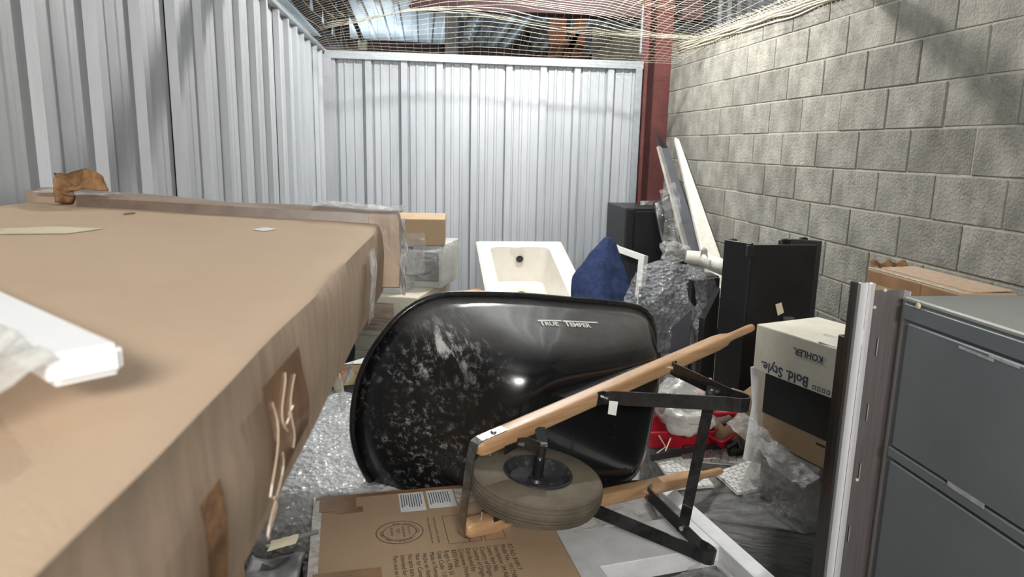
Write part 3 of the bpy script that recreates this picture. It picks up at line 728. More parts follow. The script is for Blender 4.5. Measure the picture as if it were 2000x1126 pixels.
bm = grid(nb(), lambda a, b: side(1.29+.07*a-.03*b, .08+.85*b, .006), 6, 12); crumple(bm, .002, 40, 2); obj('clear_tape', bm, TAPEC, pk, sm=True)
bm = grid(nb(), lambda a, b: side(.95+.16*a, .98+.24*b*(1-.4*a)+.03*math.sin(a*9), .006), 10, 6); crumple(bm, .006, 30, 3); obj('loose_film', bm, CRINKLE, pk, sm=True)
# support carton under the package
def carton(name, label, size, loc, rotz, m=CARD3, tape=True, group=None, tm=None, bev=.006, cat='box'):
    t = thing(name, label, cat, loc, rotz, group); sx, sy, sz = size
    obj('carton_body', bx((0, 0, sz/2), size, bev=bev, seg=2), m, t)
    if tape: obj('tape', bx((0, 0, sz+.0006), (sx*.99, .055, .0012)), tm or TAPE, t)
    return t
t = carton('cardboard_box', 'tall brown carton standing under the long flat package', (.40, 1.2, 1.325), (-.585, .85, 0), 0, CARD3)
bm = grid(nb(), lambda a, b: V(.205+.05*b*a, .40+.19*a, 1.02+.07*b+.05*math.sin(a*5)*b), 10, 6); crumple(bm, .012, 22, 3)
o = obj('torn_flap', bm, CARDT, t, sm=True); o.modifiers.new('t', 'SOLIDIFY').thickness = .005
# white board in film, nearest the lens, on the package
t = thing('wrapped_board', 'bright white board in crinkled clear film on the flat package', 'board', (-.30, .52, 1.512))
o0 = Vector((-.30, .52, 1.512))
c0 = V(-.186, .455, 0); d1 = V(-.62, .66, 0).normalized(); d2 = V(-.66, -.62, 0).normalized()
zt = 1.545
cs = [c0, c0+d1*.40, c0+d1*.40+d2*.042, c0+d2*.042]
bm = nb(); quad_slab(bm, [V(p.x, p.y, zt+.012*i_)-o0 for p, i_ in zip(cs, (0, 1, 1, 0))][::-1] if False else [V(p.x, p.y, zt)-o0 for p in cs], .020)
bmesh.ops.bevel(bm, geom=bm.edges[:], offset=.004, segments=2, affect='EDGES'); obj('board', bm, FOAMB, t)
def skirt(a, b):
    p = c0+d2*.040+d1*(.40*a-.006); return V(p.x, p.y, zt+.002)-o0+d2*(.095*b*(.7+.5*math.sin(a*2.2+.5)))+V(0, 0, -.030*min(1, b*1.5))
bm = grid(nb(), skirt, 30, 12); crumple(bm, .006, 26, 5); obj('film', bm, CLOUDY, t, sm=True)
# ================================================================== PRINTED CARTON under the wheel
cr_ = math.radians(6.0); CZ = .575; CW, CD = .70, 1.0
cbl = PZ(612, 972, CZ)
ax = V(math.cos(cr_), math.sin(cr_), 0); ay = V(math.sin(cr_)*1.3, -math.cos(cr_), 0).normalized(); ay = V(math.sin(cr_), -math.cos(cr_), 0)
cc = cbl+ax*CW/2+ay*CD/2
pc = thing('printed_carton', 'big printed brown carton under the wheelbarrow wheel', 'box', (cc.x, cc.y, 0), cr_)
obj('carton_body', bx((0, 0, CZ/2), (CW, CD, CZ), bev=.008, seg=2), CARDP, pc)
def ctop(u, v, dz=.0012): return V(-CW/2+u, CD/2-v, CZ+dz)     # u from left edge, v from back edge towards the lens
def crect(u0, v0, u1, v1, dz): return patch(lambda a, b: ctop(a, b, dz), u0, v0, u1, v1)
obj('back_flap_edge', bx((0, CD/2-.012, CZ+.0005), (CW*.98, .02, .003)), TAPE, pc)
obj('tape', crect(.02, .002, .13, .10, .0016), TAPE, pc); obj('tape', crect(.015, .42, .19, .475, .0016), TAPE, pc)
obj('tape', crect(.07, .085, .15, .115, .0019), TAPE, pc)
obj('tape', patch(lambda a, b: V(-CW/2-.0012, CD/2-a, b), 0, .25, .5, CZ-.008), TAPEC, pc)
obj('tape', crect(.002, .0, .028, .6, .0014), TAPEC, pc)
lb1 = obj('shipping_label', crect(.262, .025, .34, .145, .0018), PAPER, pc); lb2 = obj('shipping_label', crect(.35, .022, .435, .138, .0018), PAPER, pc)
obj('plastic_pouch', crect(.44, .02, .53, .12, .0018), TAPEC, pc)
def vm(u, v, dz=.0024): return ctop(u, v, dz)
# text runs towards the lens, the tops of the letters point right
def rt(uc, vc, dz): return lambda a, b: ctop(uc+b, vc+a, dz)
for lb, uu in ((lb1, .268), (lb2, .356)):
    bm = nb(); random.seed(int(uu*1000))
    for k in range(9):
        l = random.uniform(.06, .088); f = rt(uu+.0075*k, .036, .0024)
        bm.faces.new([bm.verts.new(f(*q)) for q in ((0, 0), (l, 0), (l, .0028), (0, .0028))])
    obj('fine_print', bm, INKG, lb)
lines = ['PO NO. 818917', 'Model No.: 1917748', 'Description: SH Adj', 'Lowes Item No.', 'Country of Origin:', 'Country of Origin M', 'Distributed by:', 'Crossview Products', '8333 West', 'Rogers, MN 55', 'Date Code: 1/18', 'Made in Vietnam', 'Hecho en Vietnam', 'Not for Commercial', 'No apto para uso', 'Intended for indoor', 'Para uso en interior']
put_text('printed_text', [(s, 0, -.0198*k, .019) for k, s in enumerate(lines)], lambda a, b: ctop(.540+b-.0, .375+a, .0014), INK, pc)
put_text('printed_text', [('Mixed carton contents for the store', 0, 0, .0098), ('Mixto contenido para la tienda only', 0, -.018, .0098)], lambda a, b: ctop(.352+b, .19+a, .0014), INK, pc)
bm = nb(); f = lambda a, b: ctop(a, b, .0014)
ring2d(bm, f, .25, .255, .068, .062, .0022); ring2d(bm, f, .25, .255, .048, .043, .0016)
rect2d(bm, f, .38, .19, .44, .345, .0014); rect2d(bm, f, .44, .28, .475, .345, .0012); rect2d(bm, f, .485, .28, .545, .345, .0012)
obj('printed_marks', bm, INK, pc)
put_text('printed_text', [('EDGE CRUSH', 0, 0, .010), ('TEST', .01, -.016, .012), ('150 LBS/IN', 0, -.034, .010), ('GROSS WT LT', 0, .016, .008)], lambda a, b: ctop(.258+b, .225+a, .0014), INK, pc)
def arc(s, rr, a0, size):
    ent = []
    for k, ch in enumerate(s):
        a = a0+k*.145; ent.append((ch, a))
    bm = nb()
    for ch, a in ent:
        if ch == ' ': continue
        vs, fs = text2d(ch, size); c, q = math.cos(a), math.sin(a)
        nv = [bm.verts.new(ctop(.25+(rr+y)*c*1.08-(x)*q*1.08, .255+(rr+y)*q+(x)*c, .0014)) for x, y in vs]
        for f_ in fs:
            try: bm.faces.new([nv[i] for i in f_])
            except ValueError: pass
    return bm
obj('printed_text', arc('BOX CERTIFICATE', .044, -1.9, .011), INK, pc); obj('printed_text', arc('INTERNATIONAL PAPER', .044, .7, .011), INK, pc)
# ================================================================== THINGS BEHIND AND AROUND
# --- bubble-wrapped bundle left of the wheelbarrow
t = thing('bubble_wrapped_bundle', 'low bundle sealed in silvery bubble wrap beside the printed carton', 'bundle', (-.32, 2.73, 0))
bm = dense_box((0, 0, .27), (.86, .98, .54), cuts=18)
for v in bm.verts:
    k = 1-.10*max(0, (v.co.z-.35)/.2)**2; v.co.x *= k; v.co.y *= k
    if v.co.z > .3: v.co.z += .05*math.cos(v.co.x*3.4)*math.cos(v.co.y*2.6)+.05*v.co.y-.03
crumple(bm, .018, 7, 3); obj('bubble_wrap', bm, BUBBLEO, t, sm=True)
obj('contents', bx((0, 0, .25), (.76, .86, .48), bev=.02), LTAN, t)
bm = grid(nb(), lambda a, b: V(-.40+.26*a-.1*b, -.52-.06*b, .50-.30*b+.02*math.sin(a*6)), 12, 12); crumple(bm, .02, 12, 8); obj('loose_film', bm, CRINKLE, t, sm=True)
# --- dark oddments in the gap left of the printed carton
t = thing('dark_box', 'dark box under loose film left of the printed carton', 'box', (-.45, 1.95, .0))
obj('board', bx((0, 0, .20), (.15, .22, .40), bev=.004), BLKMAT, t)
bm = grid(nb(), lambda a, b: V(-.08+.15*a, -.115-.01*b, .40-.2*b), 8, 8); crumple(bm, .01, 14, 2); obj('film', bm, CRINKLE, t, sm=True)
a0 = P(520, 1068, 1.78); a1 = P(612, 1040, 1.86)
tag(obj('metal_trim', strap(nb(), [a0, a1+(a1-a0)*.1], (0, 1, .2), .012, .006), GREYSIDE), 'thin silver trim strip lying left of the printed carton', 'trim strip')
t = thing('grey_pouch', 'folded grey plastic pouch below the silver trim strip', 'pouch', P(538, 1112, 1.62))
bm = grid(nb(), lambda a, b: V(-.07+.13*a, -.08+.15*b, .015*math.sin(a*5)*math.cos(b*4)), 14, 14); crumple(bm, .012, 14, 4); o = obj('pouch', bm, GREYPL, t, sm=True); o.modifiers.new('t', 'SOLIDIFY').thickness = .015
bm = grid(nb(), lambda a, b: V(-.03+.07*a, .05+.05*b, .02+.015*a), 6, 5); crumple(bm, .008, 14, 5); obj('paper_fold', bm, PAPERY, t, sm=True)
tag(obj('storage_box', bx((-.45, 1.66, .18), (.24, .30, .36), bev=.01), GREYPL), 'grey storage box standing under the folded grey pouch', 'box')
# --- black tote with cases
tc_ = Vector((-.36, 3.42, 0))
t = thing('open_tote', 'open black plastic tote holding disc cases behind the bubble-wrapped bundle', 'tote', tc_)
bm = nb(); w_, d_, h_ = .30, .20, .52
o1 = [V(-w_, -d_, h_), V(w_, -d_, h_), V(w_, d_, h_), V(-w_, d_, h_)]; b1_ = [V(p.x*.9, p.y*.9, 0) for p in o1]; i1 = [V(p.x*.94, p.y*.92, h_) for p in o1]; i0 = [V(p.x*.85, p.y*.82, .03) for p in o1]
loft(bm, [b1_, o1, i1, i0], cap0=True, cap1=True); obj('bin', bm, BLKPL, t)
bm = nb()
for a, b in zip(o1, o1[1:]+o1[:1]): tube(bm, [a, b], .012, 6)
obj('lip', bm, BLKPL, t)
obj('tray_insert', bx((0, 0, .44), (.50, .32, .02)), BLKPL, t)
def case(label, pa, Yd, w, h, m, rz, tilt):
    o = thing('disc_case', label, 'case', P(pa[0], pa[1], Yd), rz, 'disc cases in the black tote', rot=(tilt, 0, rz))
    obj('case', bx((0, 0, h/2), (w, .016, h), bev=.002), m, o)
    obj('cover', bx((-.0, -.009, h/2), (w*.92, .001, h*.93)), DVDR if m is not PAPER else PAPER, o); return o
c = case('orange photo cover disc case leaning in the black tote', (687, 752), 3.24, .105, .10, BLKPL, .1, -.15)
obj('white_panel', bx((-.012, -.0105, .05), (.02, .001, .06), rot=(0, .3, 0)), PAPER, c)
case('pale disc case with barcode beside the orange one', (712, 750), 3.25, .05, .10, PAPER, .1, -.15)
t = thing('paint_roller', 'pale roller sleeve on a wire frame at the tote edge', 'roller', P(663, 765, 3.18))
obj('sleeve', tube(nb(), [(0, 0, .0), (-.015, 0, .085)], .022, 12), PAPERY, t, sm='a')
obj('wire', tube(nb(), [(-.015, 0, .085), (-.018, 0, .105), (-.05, 0, .10), (-.05, 0, .05)], .004, 6), ZINC, t, sm=True)
o = tag(obj('paper_stack', bx(P(712, 712, 3.42), (.18, .12, .014), rot=(.15, -.2, .3)), PAPER), 'white paper sheets lying on top of the black tote contents', 'paper')
# --- shrink-wrapped pile of cartons
YS = 4.05; rz = -.32
def sbox(name, label, pxc, pyb, Y, size, rz_, m, face=None, **k):
    p = P(pxc, pyb, Y); return carton(name, label, size, (p.x, p.y+size[1]/2, p.z), rz_, m, **k)
# base pile: from the floor up; corner nearest the lens is the right front corner of each box
def pile(name, label, cx, cy, z0, size, m, rz_=rz, tape=False):
    return carton(name, label, size, (cx, cy, z0), rz_, m, tape)
PX0, PY0 = -.19, 4.38
p1 = pile('cardboard_box', 'lowest cream carton of the shrink-wrapped pile', PX0-.02, PY0, 0, (.50, .62, .475), CREAM)
p2 = pile('cardboard_box', 'flat cream carton second from the bottom of the wrapped pile', PX0-.01, PY0, .475, (.48, .62, .10), CREAM)
p3 = pile('cardboard_box', 'wood-print carton with pale border in the middle of the wrapped pile', PX0+.02, PY0, .575, (.50, .66, .24), CREAM)
obj('wood_print', bx((-.04, -.3312, .115), (.30, .002, .17)), WTILE, p3); obj('side_print', bx((.2512, .0, .115), (.002, .50, .17)), CARD3, p3)
p4 = pile('cardboard_box', 'cream and grey carton above the wood-print one in the wrapped pile', PX0-.03, PY0-.02, .815, (.34, .44, .22), LTAN)
p5 = pile('cardboard_box', 'grey carton with dark side at the right of the wrapped pile', PX0+.275, PY0+.10, .815, (.18, .40, .26), LTAN)
obj('dark_side', bx((.0, -.2012, .13), (.15, .002, .18)), GREYPL, p5)
p6 = pile('cardboard_box', 'plain brown carton topping the shrink-wrapped pile', PX0+.10, PY0+.10, 1.075, (.46, .40, .16), CARD3, -.05)
for v_ in (p6,): v_.location.z = 1.076
bm = nb(); rw = rz
rings = []
for z, sx_, sy_, ox in ((.30, .27, .345, -.02), (.57, .275, .345, 0), (.82, .275, .35, .02), (.90, .27, .32, .07), (1.07, .275, .30, .09), (1.08, .24, .26, .10)):
    ring = []
    for k in range(40):
        a = 2*math.pi*k/40; c, q = math.cos(a), math.sin(a); e = .22
        x = math.copysign(abs(c)**e, c)*sx_*1.02+ox; y = math.copysign(abs(q)**e, q)*sy_*1.02
        ring.append(V(PX0+x*math.cos(rw)-y*math.sin(rw), PY0+x*math.sin(rw)+y*math.cos(rw), z))
    rings.append(ring)
loft(bm, rings); bmesh.ops.subdivide_edges(bm, edges=bm.edges[:], cuts=1, use_grid_fill=True); crumple(bm, .006, 9, 2)
o = obj('shrink_wrap', bm, SHRINK, sm=True); tag(o, 'clear stretch film wound round the pile of cartons by the left wall', 'plastic wrap')
bm = grid(nb(), lambda a, b: P(770+60*a, 455+80*b, 4.02-.02*b)+V(0, .02*math.sin(a*7), 0), 14, 18); crumple(bm, .012, 14, 6)
tag(obj('loose_film', bm, CRINKLE, sm=True), 'loose shiny film end hanging on the wrapped pile', 'plastic film')
tag(obj('dark_bag', crumple(dense_box(P(690, 690, 3.95)-V(.04, 0, .1), (.10, .10, .55), cuts=6), .02, 9, 2), DARK, sm=True), 'narrow dark bag squeezed between the wrapped pile and the left wall', 'bag')
# --- orange strap
bm = nb(); tube(bm, [P(895, 578, 4.9), P(912, 574, 4.9), P(925, 570, 4.92), P(938, 567, 4.95)], [.02, .026, .022, .012], 8)
tube(bm, [P(900, 580, 4.9), P(920, 577, 4.9), P(945, 574, 4.93)], .014, 8); crumple(bm, .006, 30, 1)
tag(obj('orange_cover', bm, ORANGE, sm=True), 'crumpled orange strap peeking out left of the white bathtub', 'strap')
tag(obj('cardboard_box', bx(P(905, 590, 5.0)-V(0, 0, .285), (.26, .40, .62), bev=.006), CARD3), 'low brown carton under the orange strap beside the bathtub', 'box')
# --- bathtub, tipped up at the far end
tb = thing('bathtub', 'white alcove bathtub tipped towards the viewer against the back wall', 'bathtub', (.845, 6.2, .853), rot=(math.atan(.235), 0, 0))
TW, TL, TH = .375, 1.50, .40      # local: y from 0 (far rim) to -TL, z 0 at rim
def rr(x0, x1, y0, y1, z, r, n=5):
    out = []
    for cx_, cy_, a0 in ((x1-r, y1-r, 0), (x0+r, y1-r, 90), (x0+r, y0+r, 180), (x1-r, y0+r, 270)):
        for k in range(n+1):
            a = math.radians(a0+90*k/n); out.append(V(cx_+r*math.cos(a), cy_+r*math.sin(a), z))
    return out
bm = nb()
loft(bm, [rr(-TW, TW, -TL, 0, -TH, .012), rr(-TW, TW, -TL, 0, -.035, .012), rr(-TW, TW, -TL, 0, -.004, .014), rr(-TW+.006, TW-.006, -TL+.006, -.006, 0, .016),
    rr(-TW+.018, TW-.018, -TL+.018, -.018, -.001, .02), rr(-TW+.024, TW-.024, -TL+.024, -.024, -.010, .02),
    rr(-TW+.095, TW-.115, -TL+.09, -.075, -.012, .07), rr(-TW+.108, TW-.128, -TL+.10, -.085, -.022, .07), rr(-TW+.125, TW-.145, -TL+.18, -.100, -.16, .07),
    rr(-TW+.15, TW-.165, -TL+.27, -.125, -.335, .08), rr(-TW+.18, TW-.19, -TL+.31, -.155, -.352, .06), rr(-TW+.24, TW-.25, -TL+.5, -.3, -.357, .05)], cap0=True, cap1=True)
obj('tub_shell', bm, ENAM, tb, sm='a')
ov = obj('overflow_plate', lathe(nb(), [(0, -.012), (.030, -.012), (.033, .0), (.028, .004), (.026, -.004), (0, -.004)], 24, 'Y', (-.005, -.105, -.125)), DARK, tb, sm='a')
obj('overflow_ring', lathe(nb(), [(.030, .0), (.035, -.004), (.036, .004)], 24, 'Y', (-.005, -.110, -.125)), ENAM, ov, sm='a')
obj('drain', lathe(nb(), [(0, .004), (.024, .004), (.032, .002), (.034, -.004)], 20, 'Z', (-.005, -.33, -.353)), DKST, tb, sm='a')
obj('dust_stain', crumple(grid(nb(), lambda a, b: V(-.005+(.10+.02*math.sin(b*7))*math.cos(a*6.283)*b, -.36+.20*math.sin(a*6.283)*b-.05*b, -.3545), 24, 4), .0001, 5), DIRT, tb)
for a, b, c_, d_ in ((-.33, -.29, -.08, -.86), (.27, .33, -.06, -1.0)):
    bm = grid(nb(), lambda s, q: V(a+(b-a)*s+.01*math.sin(q*9), c_+(d_-c_)*q, -.009), 6, 40); crumple(bm, .002, 18, 3); obj('masking_film', bm, MASK, tb, sm=True)
bm = grid(nb(), lambda s, q: V(-.09+.12*s, -.06-.05*q, -.002-.02*q), 6, 5); crumple(bm, .008, 22, 3); obj('film_scrap', bm, CRINKLE, tb, sm=True)
obj('apron_ledge', bx((-TW-.006, -TL/2, -.02), (.012, TL, .03), bev=.004), ENAM, tb)
carton('cardboard_box', 'brown carton propping up the far end of the bathtub', (.5, .3, .33), (.845, 5.98, 0), 0, CARD3)
carton('cardboard_box', 'flat brown carton under the near end of the bathtub', (.6, .4, .06), (.845, 4.95, 0), 0, CARD3)
# --- white framed mirror and blue blanket
t = thing('framed_panel', 'white framed dark panel leaning under the blue blanket', 'frame', (0, 0, 0))
A, B_, C_, D_ = P(1192, 474, 5.35), P(1266, 500, 5.05), P(1252, 640, 4.95), P(1180, 610, 5.25)
def barq(p, q, w, th, inward):
    n_ = (B_-A).cross(D_-A).normalized(); q4 = [p, q, q+inward*w, p+inward*w]; return quad_slab(nb(), q4, th)
ix = (B_-A).normalized(); iy = (D_-A).normalized()
obj('frame_bar', barq(A, B_, .045, .05, iy), WHITE, t); obj('frame_bar', barq(B_, C_, .05, .05, -ix), WHITE, t); obj('frame_bar', barq(A, D_, .05, .05, ix), WHITE, t); obj('frame_bar', barq(D_, C_, .045, .05, -iy), WHITE, t)
obj('dark_pane', quad_slab(nb(), [p-(B_-A).cross(D_-A).normalized()*.02 for p in (A+ix*.02+iy*.02, B_-ix*.02+iy*.02, C_-ix*.02-iy*.02, D_+ix*.02-iy*.02)], .01), BLKMAT, t)
obj('foot', bx((1.42, 5.1, .30), (.35, .25, .60), bev=.01), BLKMAT, t)
def blanket(a, b):
    # a left..right, b top..bottom
    l = Vector((1180-58*min(1, b*2.3)**.9-12*b, 464+176*b)); r = Vector((1196+44*min(1, b*1.7)**.8, 468+182*b)); q = l.lerp(r, a)
    bulge = math.sin(math.pi*a)*.22*(.2+b)
    return P(q.x, q.y-4*math.sin(a*3.14)*(1-b), 5.22-.35*b-bulge+.035*math.sin(a*8+b*3)*b)
bm = grid(nb(), blanket, 36, 40); crumple(bm, .012, 9, 4)
o = tag(obj('moving_blanket', bm, BLUE, sm=True), 'dark blue quilted blanket draped to a peak beside the bathtub', 'blanket'); o.modifiers.new('t', 'SOLIDIFY').thickness = .012
bm = dense_box((0, 0, 0), (.5, .3, .62), cuts=10); crumple(bm, .02, 6, 3); bmesh.ops.translate(bm, vec=P(1190, 585, 5.05)-V(0, 0, .28), verts=bm.verts[:])
# --- black cabinets at the back right
t = thing('black_cabinet', 'matte black cabinet standing by the red column', 'cabinet', (1.86, 6.02, 0))
obj('carcass', bx((0, 0, .60), (.40, .60, 1.19), bev=.006), BLKMAT, t)
obj('door', bx((.03, -.306, .60), (.28, .018, 1.14), bev=.003), BLKMAT, t); obj('side_stile', bx((-.165, -.308, .60), (.06, .022, 1.17), bev=.003), BLKMAT, t)
obj('white_tag', bx((.10, -.318, 1.06), (.035, .002, .018)), PAPER, t)
tag(obj('folded_film', crumple(grid(nb(), lambda a, b: P(1250+40*a, 400-8*b, 5.95), 6, 3), .01, 20), CRINKLE), 'scrap of clear film on top of the black cabinet', 'plastic film')
# leaning boards
def board(name, label, top, bot, Yt, Yb, wpx0, wpx1, th, m, me=None):
    # a long plank given by its two upper corners and a lower end, all real points
    t0 = P(top[0], top[1], Yt); t1 = P(top[0]+wpx0, top[1]+4, Yt-.02); b0 = P(bot[0], bot[1], Yb); b1 = P(bot[0]+wpx1, bot[1]+4, Yb-.02)
    k = t0.z/(t0.z-b0.z); d = b0-t0; e = b1-t1
    f0 = t0+d*k; f1 = t1+e*k
    t = thing(name, label, 'board', (f0.x, f0.y, 0)); o_ = Vector((f0.x, f0.y, 0))
    obj('face', quad_slab(nb(), [p-o_ for p in (t0, f0, f1, t1)], th), m, t)
    return t, t0, t1, f0, f1
t, t0, t1, f0, f1 = board('leaning_board', 'long white wrapped board leaning in the block wall corner', (1318, 268), (1372, 500), 6.05, 5.05, 8, 36, .03, WHBOARD)
o_ = t.location
bm = nb(); quad_slab(bm, [p-o_ for p in (t1+V(.002, 0, -.02), f1+V(.002, 0, 0), f1+V(.010, .03, 0), t1+V(.02, .03, -.02))], .004); obj('dark_edge', bm, BLKMAT, t)
t, t0, t1, f0, f1 = board('leaning_board', 'long charcoal board leaning left of the white one', (1292, 285), (1350, 500), 6.0, 5.15, 14, 26, .02, DKGREY)
o_ = t.location
bm = nb(); d_ = V(-.045, -.05, 0); quad_slab(bm, [p-o_ for p in (t0+d_, f0+d_, f0, t0)], .02); obj('grey_edge', bm, GREYSIDE, t)
bm = nb(); up_ = (t0-f0).normalized(); quad_slab(bm, [p-o_ for p in (t0+up_*.17-V(.02, .02, 0), t0-V(.02, .02, 0), t1-V(.01, 0, 0), t1+up_*.02-V(.01, 0, 0))], .02); obj('dark_tip', bm, BLKMAT, t)
# dark sheet under film next to the boards
bm = grid(nb(), lambda a, b: P(1275+32*a+22*b, 395+100*b-16*a*(1-b), 5.5-.25*b), 8, 14); crumple(bm, .012, 10, 3)
t = thing('punched_sheet', 'dark punched sheet half covered by film beside the leaning boards', 'sheet', P(1300, 520, 5.3)*1.0)
bm.transform(Matrix.Translation(-t.location)); o = obj('sheet', bm, BLKPL, t, sm=True); o.modifiers.new('t', 'SOLIDIFY').thickness = .006
bm = nb()
for k in range(5):
    p = P(1281+6.5*k, 398+11*k, 5.40-.03*k)-t.location; q = bmesh.ops.create_icosphere(bm, subdivisions=1, radius=.006)
    bmesh.ops.translate(bm, vec=p, verts=q['verts'])
stuff(obj('punched_holes', bm, PAPER, t))
def flm(a, b):
    return P(1288+30*a+18*b+6*math.sin(b*6), 372+125*b-18*a*(1-b), 5.34-.22*b+.05*math.sin(a*3.1))
bm = grid(nb(), flm, 12, 24); crumple(bm, .03, 8, 6); bm.transform(Matrix.Translation(-t.location)); obj('film', bm, SHRINKD, t, sm=True)
bm = dense_box(P(1318, 490, 5.1), (.2, .18, .12), cuts=8); crumple(bm, .05, 6, 2); bm.transform(Matrix.Translation(-t.location)); obj('crumpled_film', bm, CRINKLE, t, sm=True)
obj('stand', bx(P(1310, 560, 5.25)-V(.0, 0, .32)-t.location, (.30, .30, .80), bev=.01), BLKMAT, t)
# white wrapped arm
bm = nb(); tube(bm, [P(1340, 500, 4.75), P(1372, 505, 4.7), P(1400, 516, 4.6), P(1425, 528, 4.5)], [.045, .055, .055, .055], 10); crumple(bm, .012, 9, 2)
t = thing('foam_wrapped_rail', 'white foam-wrapped rail reaching behind the black panels', 'rail', P(1380, 520, 4.65)); bm.transform(Matrix.Translation(-t.location)); obj('foam', bm, WHBOARD, t, sm=True)
bm = grid(nb(), lambda a, b: P(1368+14*a, 490+14*b-8*math.sin(a*3.1), 4.6), 8, 8); crumple(bm, .015, 16, 4); bm.transform(Matrix.Translation(-t.location)); obj('tape_knot', bm, WHBOARD, t, sm=True)
p_ = P(1385, 540, 4.6); obj('post', bx((p_.x-t.location.x, p_.y+.1-t.location.y, p_.z/2-t.location.z), (.16, .16, p_.z)), BLKMAT, t)
# --- black flat-pack panels against the block wall
t = thing('black_panel_unit', 'tall black flat-pack panels standing against the block wall', 'cabinet', (1.82, 3.45, 0))
o_ = Vector((1.82, 3.45, 0))
def vpanel(name, pa, pb, z1, z0, th, m=BLKMAT, tilt=0, par=t):
    bm = nb(); quad_slab(bm, [V(pa[0], pa[1], z1)-o_, V(pb[0], pb[1], z1)-o_, V(pb[0], pb[1], z0)-o_, V(pa[0], pa[1], z0)-o_], th)
    bmesh.ops.bevel(bm, geom=bm.edges[:], offset=.002, segments=1, affect='EDGES'); return obj(name, bm, m, par)
q0, q1, q2 = P(1420, 467, 3.45), P(1472, 479, 3.30), P(1540, 481, 3.36)
vpanel('side_panel', (q0.x, q0.y), (q1.x, q1.y), q0.z, 0, .02)
vpanel('front_panel', (q1.x, q1.y+.03), (P(1592, 481, 3.34).x, 3.34), q1.z, 0, .02)
vpanel('inner_panel', (P(1520, 470, 3.55).x, 3.55), (P(1560, 463, 3.6).x, 3.6), P(1540, 468, 3.55).z, 0, .02)
vpanel('rear_panel', (P(1545, 464, 3.5).x, 3.50), (P(1606, 469, 3.42).x, 3.42), P(1600, 468, 3.46).z, 0, .03)
for a in ((1432, 466, 3.42), (1466, 478, 3.30), (1533, 466, 3.52), (1570, 463, 3.52)):
    p_ = P(*a); obj('edge_strip', bx(V(p_.x, p_.y, p_.z-.03)-o_, (.035, .03, .06), bev=.004), BLKPL, t)
lb = nb(); quad_slab(lb, [P(*a)-o_ for a in ((1513, 587, 3.32), (1525, 585, 3.32), (1531, 610, 3.30), (1519, 616, 3.30))], .001); obj('paper_tag', lb, PAPERY, t)
obj('grey_clip', bx(P(1540, 624, 3.25)-o_, (.05, .03, .03), bev=.004), GREYPL, t)
# --- bubble wrap over dark uprights
t = thing('bubble_wrapped_furniture', 'dark upright furniture under a big loose sheet of clear bubble wrap', 'furniture', (1.50, 4.15, 0))
o_ = Vector((1.50, 4.15, 0))
def up4(name, a, b, m=BLKMAT, z0=0, th=.04):
    A_, B2 = P(*a), P(*b); bm = nb(); quad_slab(bm, [A_-o_, B2-o_, V(B2.x, B2.y, z0)-o_, V(A_.x, A_.y, z0)-o_], th); return obj(name, bm, m, t)
up4('upright_panel', (1248, 560, 4.2), (1352, 532, 4.15), BLKMAT); up4('upright_panel', (1345, 545, 4.0), (1398, 540, 4.05), BLKMAT)
up4('grey_panel', (1310, 640, 3.95), (1352, 600, 3.9), DKGREY); up4('leg_panel', (1366, 620, 3.75), (1396, 560, 3.8), BLKMAT)
def bub(a, b):
    # hood: a 0..1 left to right, b 0..1 over the top and down to a ragged hem
    x = 1312-92*math.cos(a*math.pi); top = 508+26*abs(a-.45)**1.5*3
    hem = 640+60*math.sin(min(1, a*1.15)*math.pi)**.8+14*math.sin(a*13)
    y = top+(hem-top)*b; 
    Y = 4.12-.22*math.sin(a*math.pi)*(.35+.65*math.sin(min(1, b*1.3)*math.pi*.5))+.10*(1-b)**3
    xx = 1312+(x-1312)*(.72+.28*min(1, b*2.2))*(1-.18*max(0, b-.6))
    return P(xx, y, Y)-o_
bm = grid(nb(), bub, 44, 40); crumple(bm, .016, 7, 3); obj('bubble_wrap', bm, BUBBLE, t, sm=True)
def bub2(a, b): return P(1345+44*a+10*math.sin(b*5)+14*b*(1-a), 520+(250-60*a)*b, 3.86-.10*math.sin(a*3.14)+.02*math.sin(b*9))-o_
bm = grid(nb(), bub2, 18, 44); crumple(bm, .018, 9, 5); obj('bubble_wrap', bm, BUBBLE, t, sm=True)
def bub3(a, b): return P(1290+40*a-16*b, 690+110*b, 3.70+.03*math.sin(a*6))-o_
bm = grid(nb(), bub3, 8, 20); crumple(bm, .012, 9, 7); obj('hanging_film', bm, CRINKLE, t, sm=True)
# --- white printed box on brown box
def face_box(name, label, tl, tr, depth, h, m, z):
    a, b = PZ(*tl, z), PZ(*tr, z); d = (b-a); w = d.length; ang = math.atan2(d.y, d.x); nrm = V(-math.sin(ang), math.cos(ang), 0)
    c = (a+b)/2+nrm*depth/2
    t = thing(name, label, 'box', (c.x, c.y, z-h), ang); obj('carton_body', bx((0, 0, h/2), (w, depth, h), bev=.005, seg=2), m, t)
    return t, w
kz = 1.0
t, kw = face_box('white_printed_box', 'white printed carton turned upside down on the brown box', (1478, 632), (1640, 682), .34, .185, KBOX, kz)
def km(u, v): return V(kw/2-u, -.1712, v)     # upside-down print: u runs right to left
ku = lambda u0, v0: (lambda a, b: km(u0+a, v0-b))
put_text('printed_text', [('Bold. Style.', 0, 0, .055, .95)], ku(.115, .045), INKG, t, .025)
put_text('printed_text', [('KOHLER.', 0, 0, .036, .95)], ku(.062, .140), INKG, t, .03)
put_text('printed_text', [('THE BOLD LOOK', 0, 0, .018, 1), ('OF', .0, -.022, .02, 1)], ku(.045, .118), INKL, t)
bm = nb()
for k in range(4): f = ku(.018+.021*k, .026); rect2d(bm, f, 0, 0, .014, .016, .003)
obj('handling_marks', bm, INKG, t)
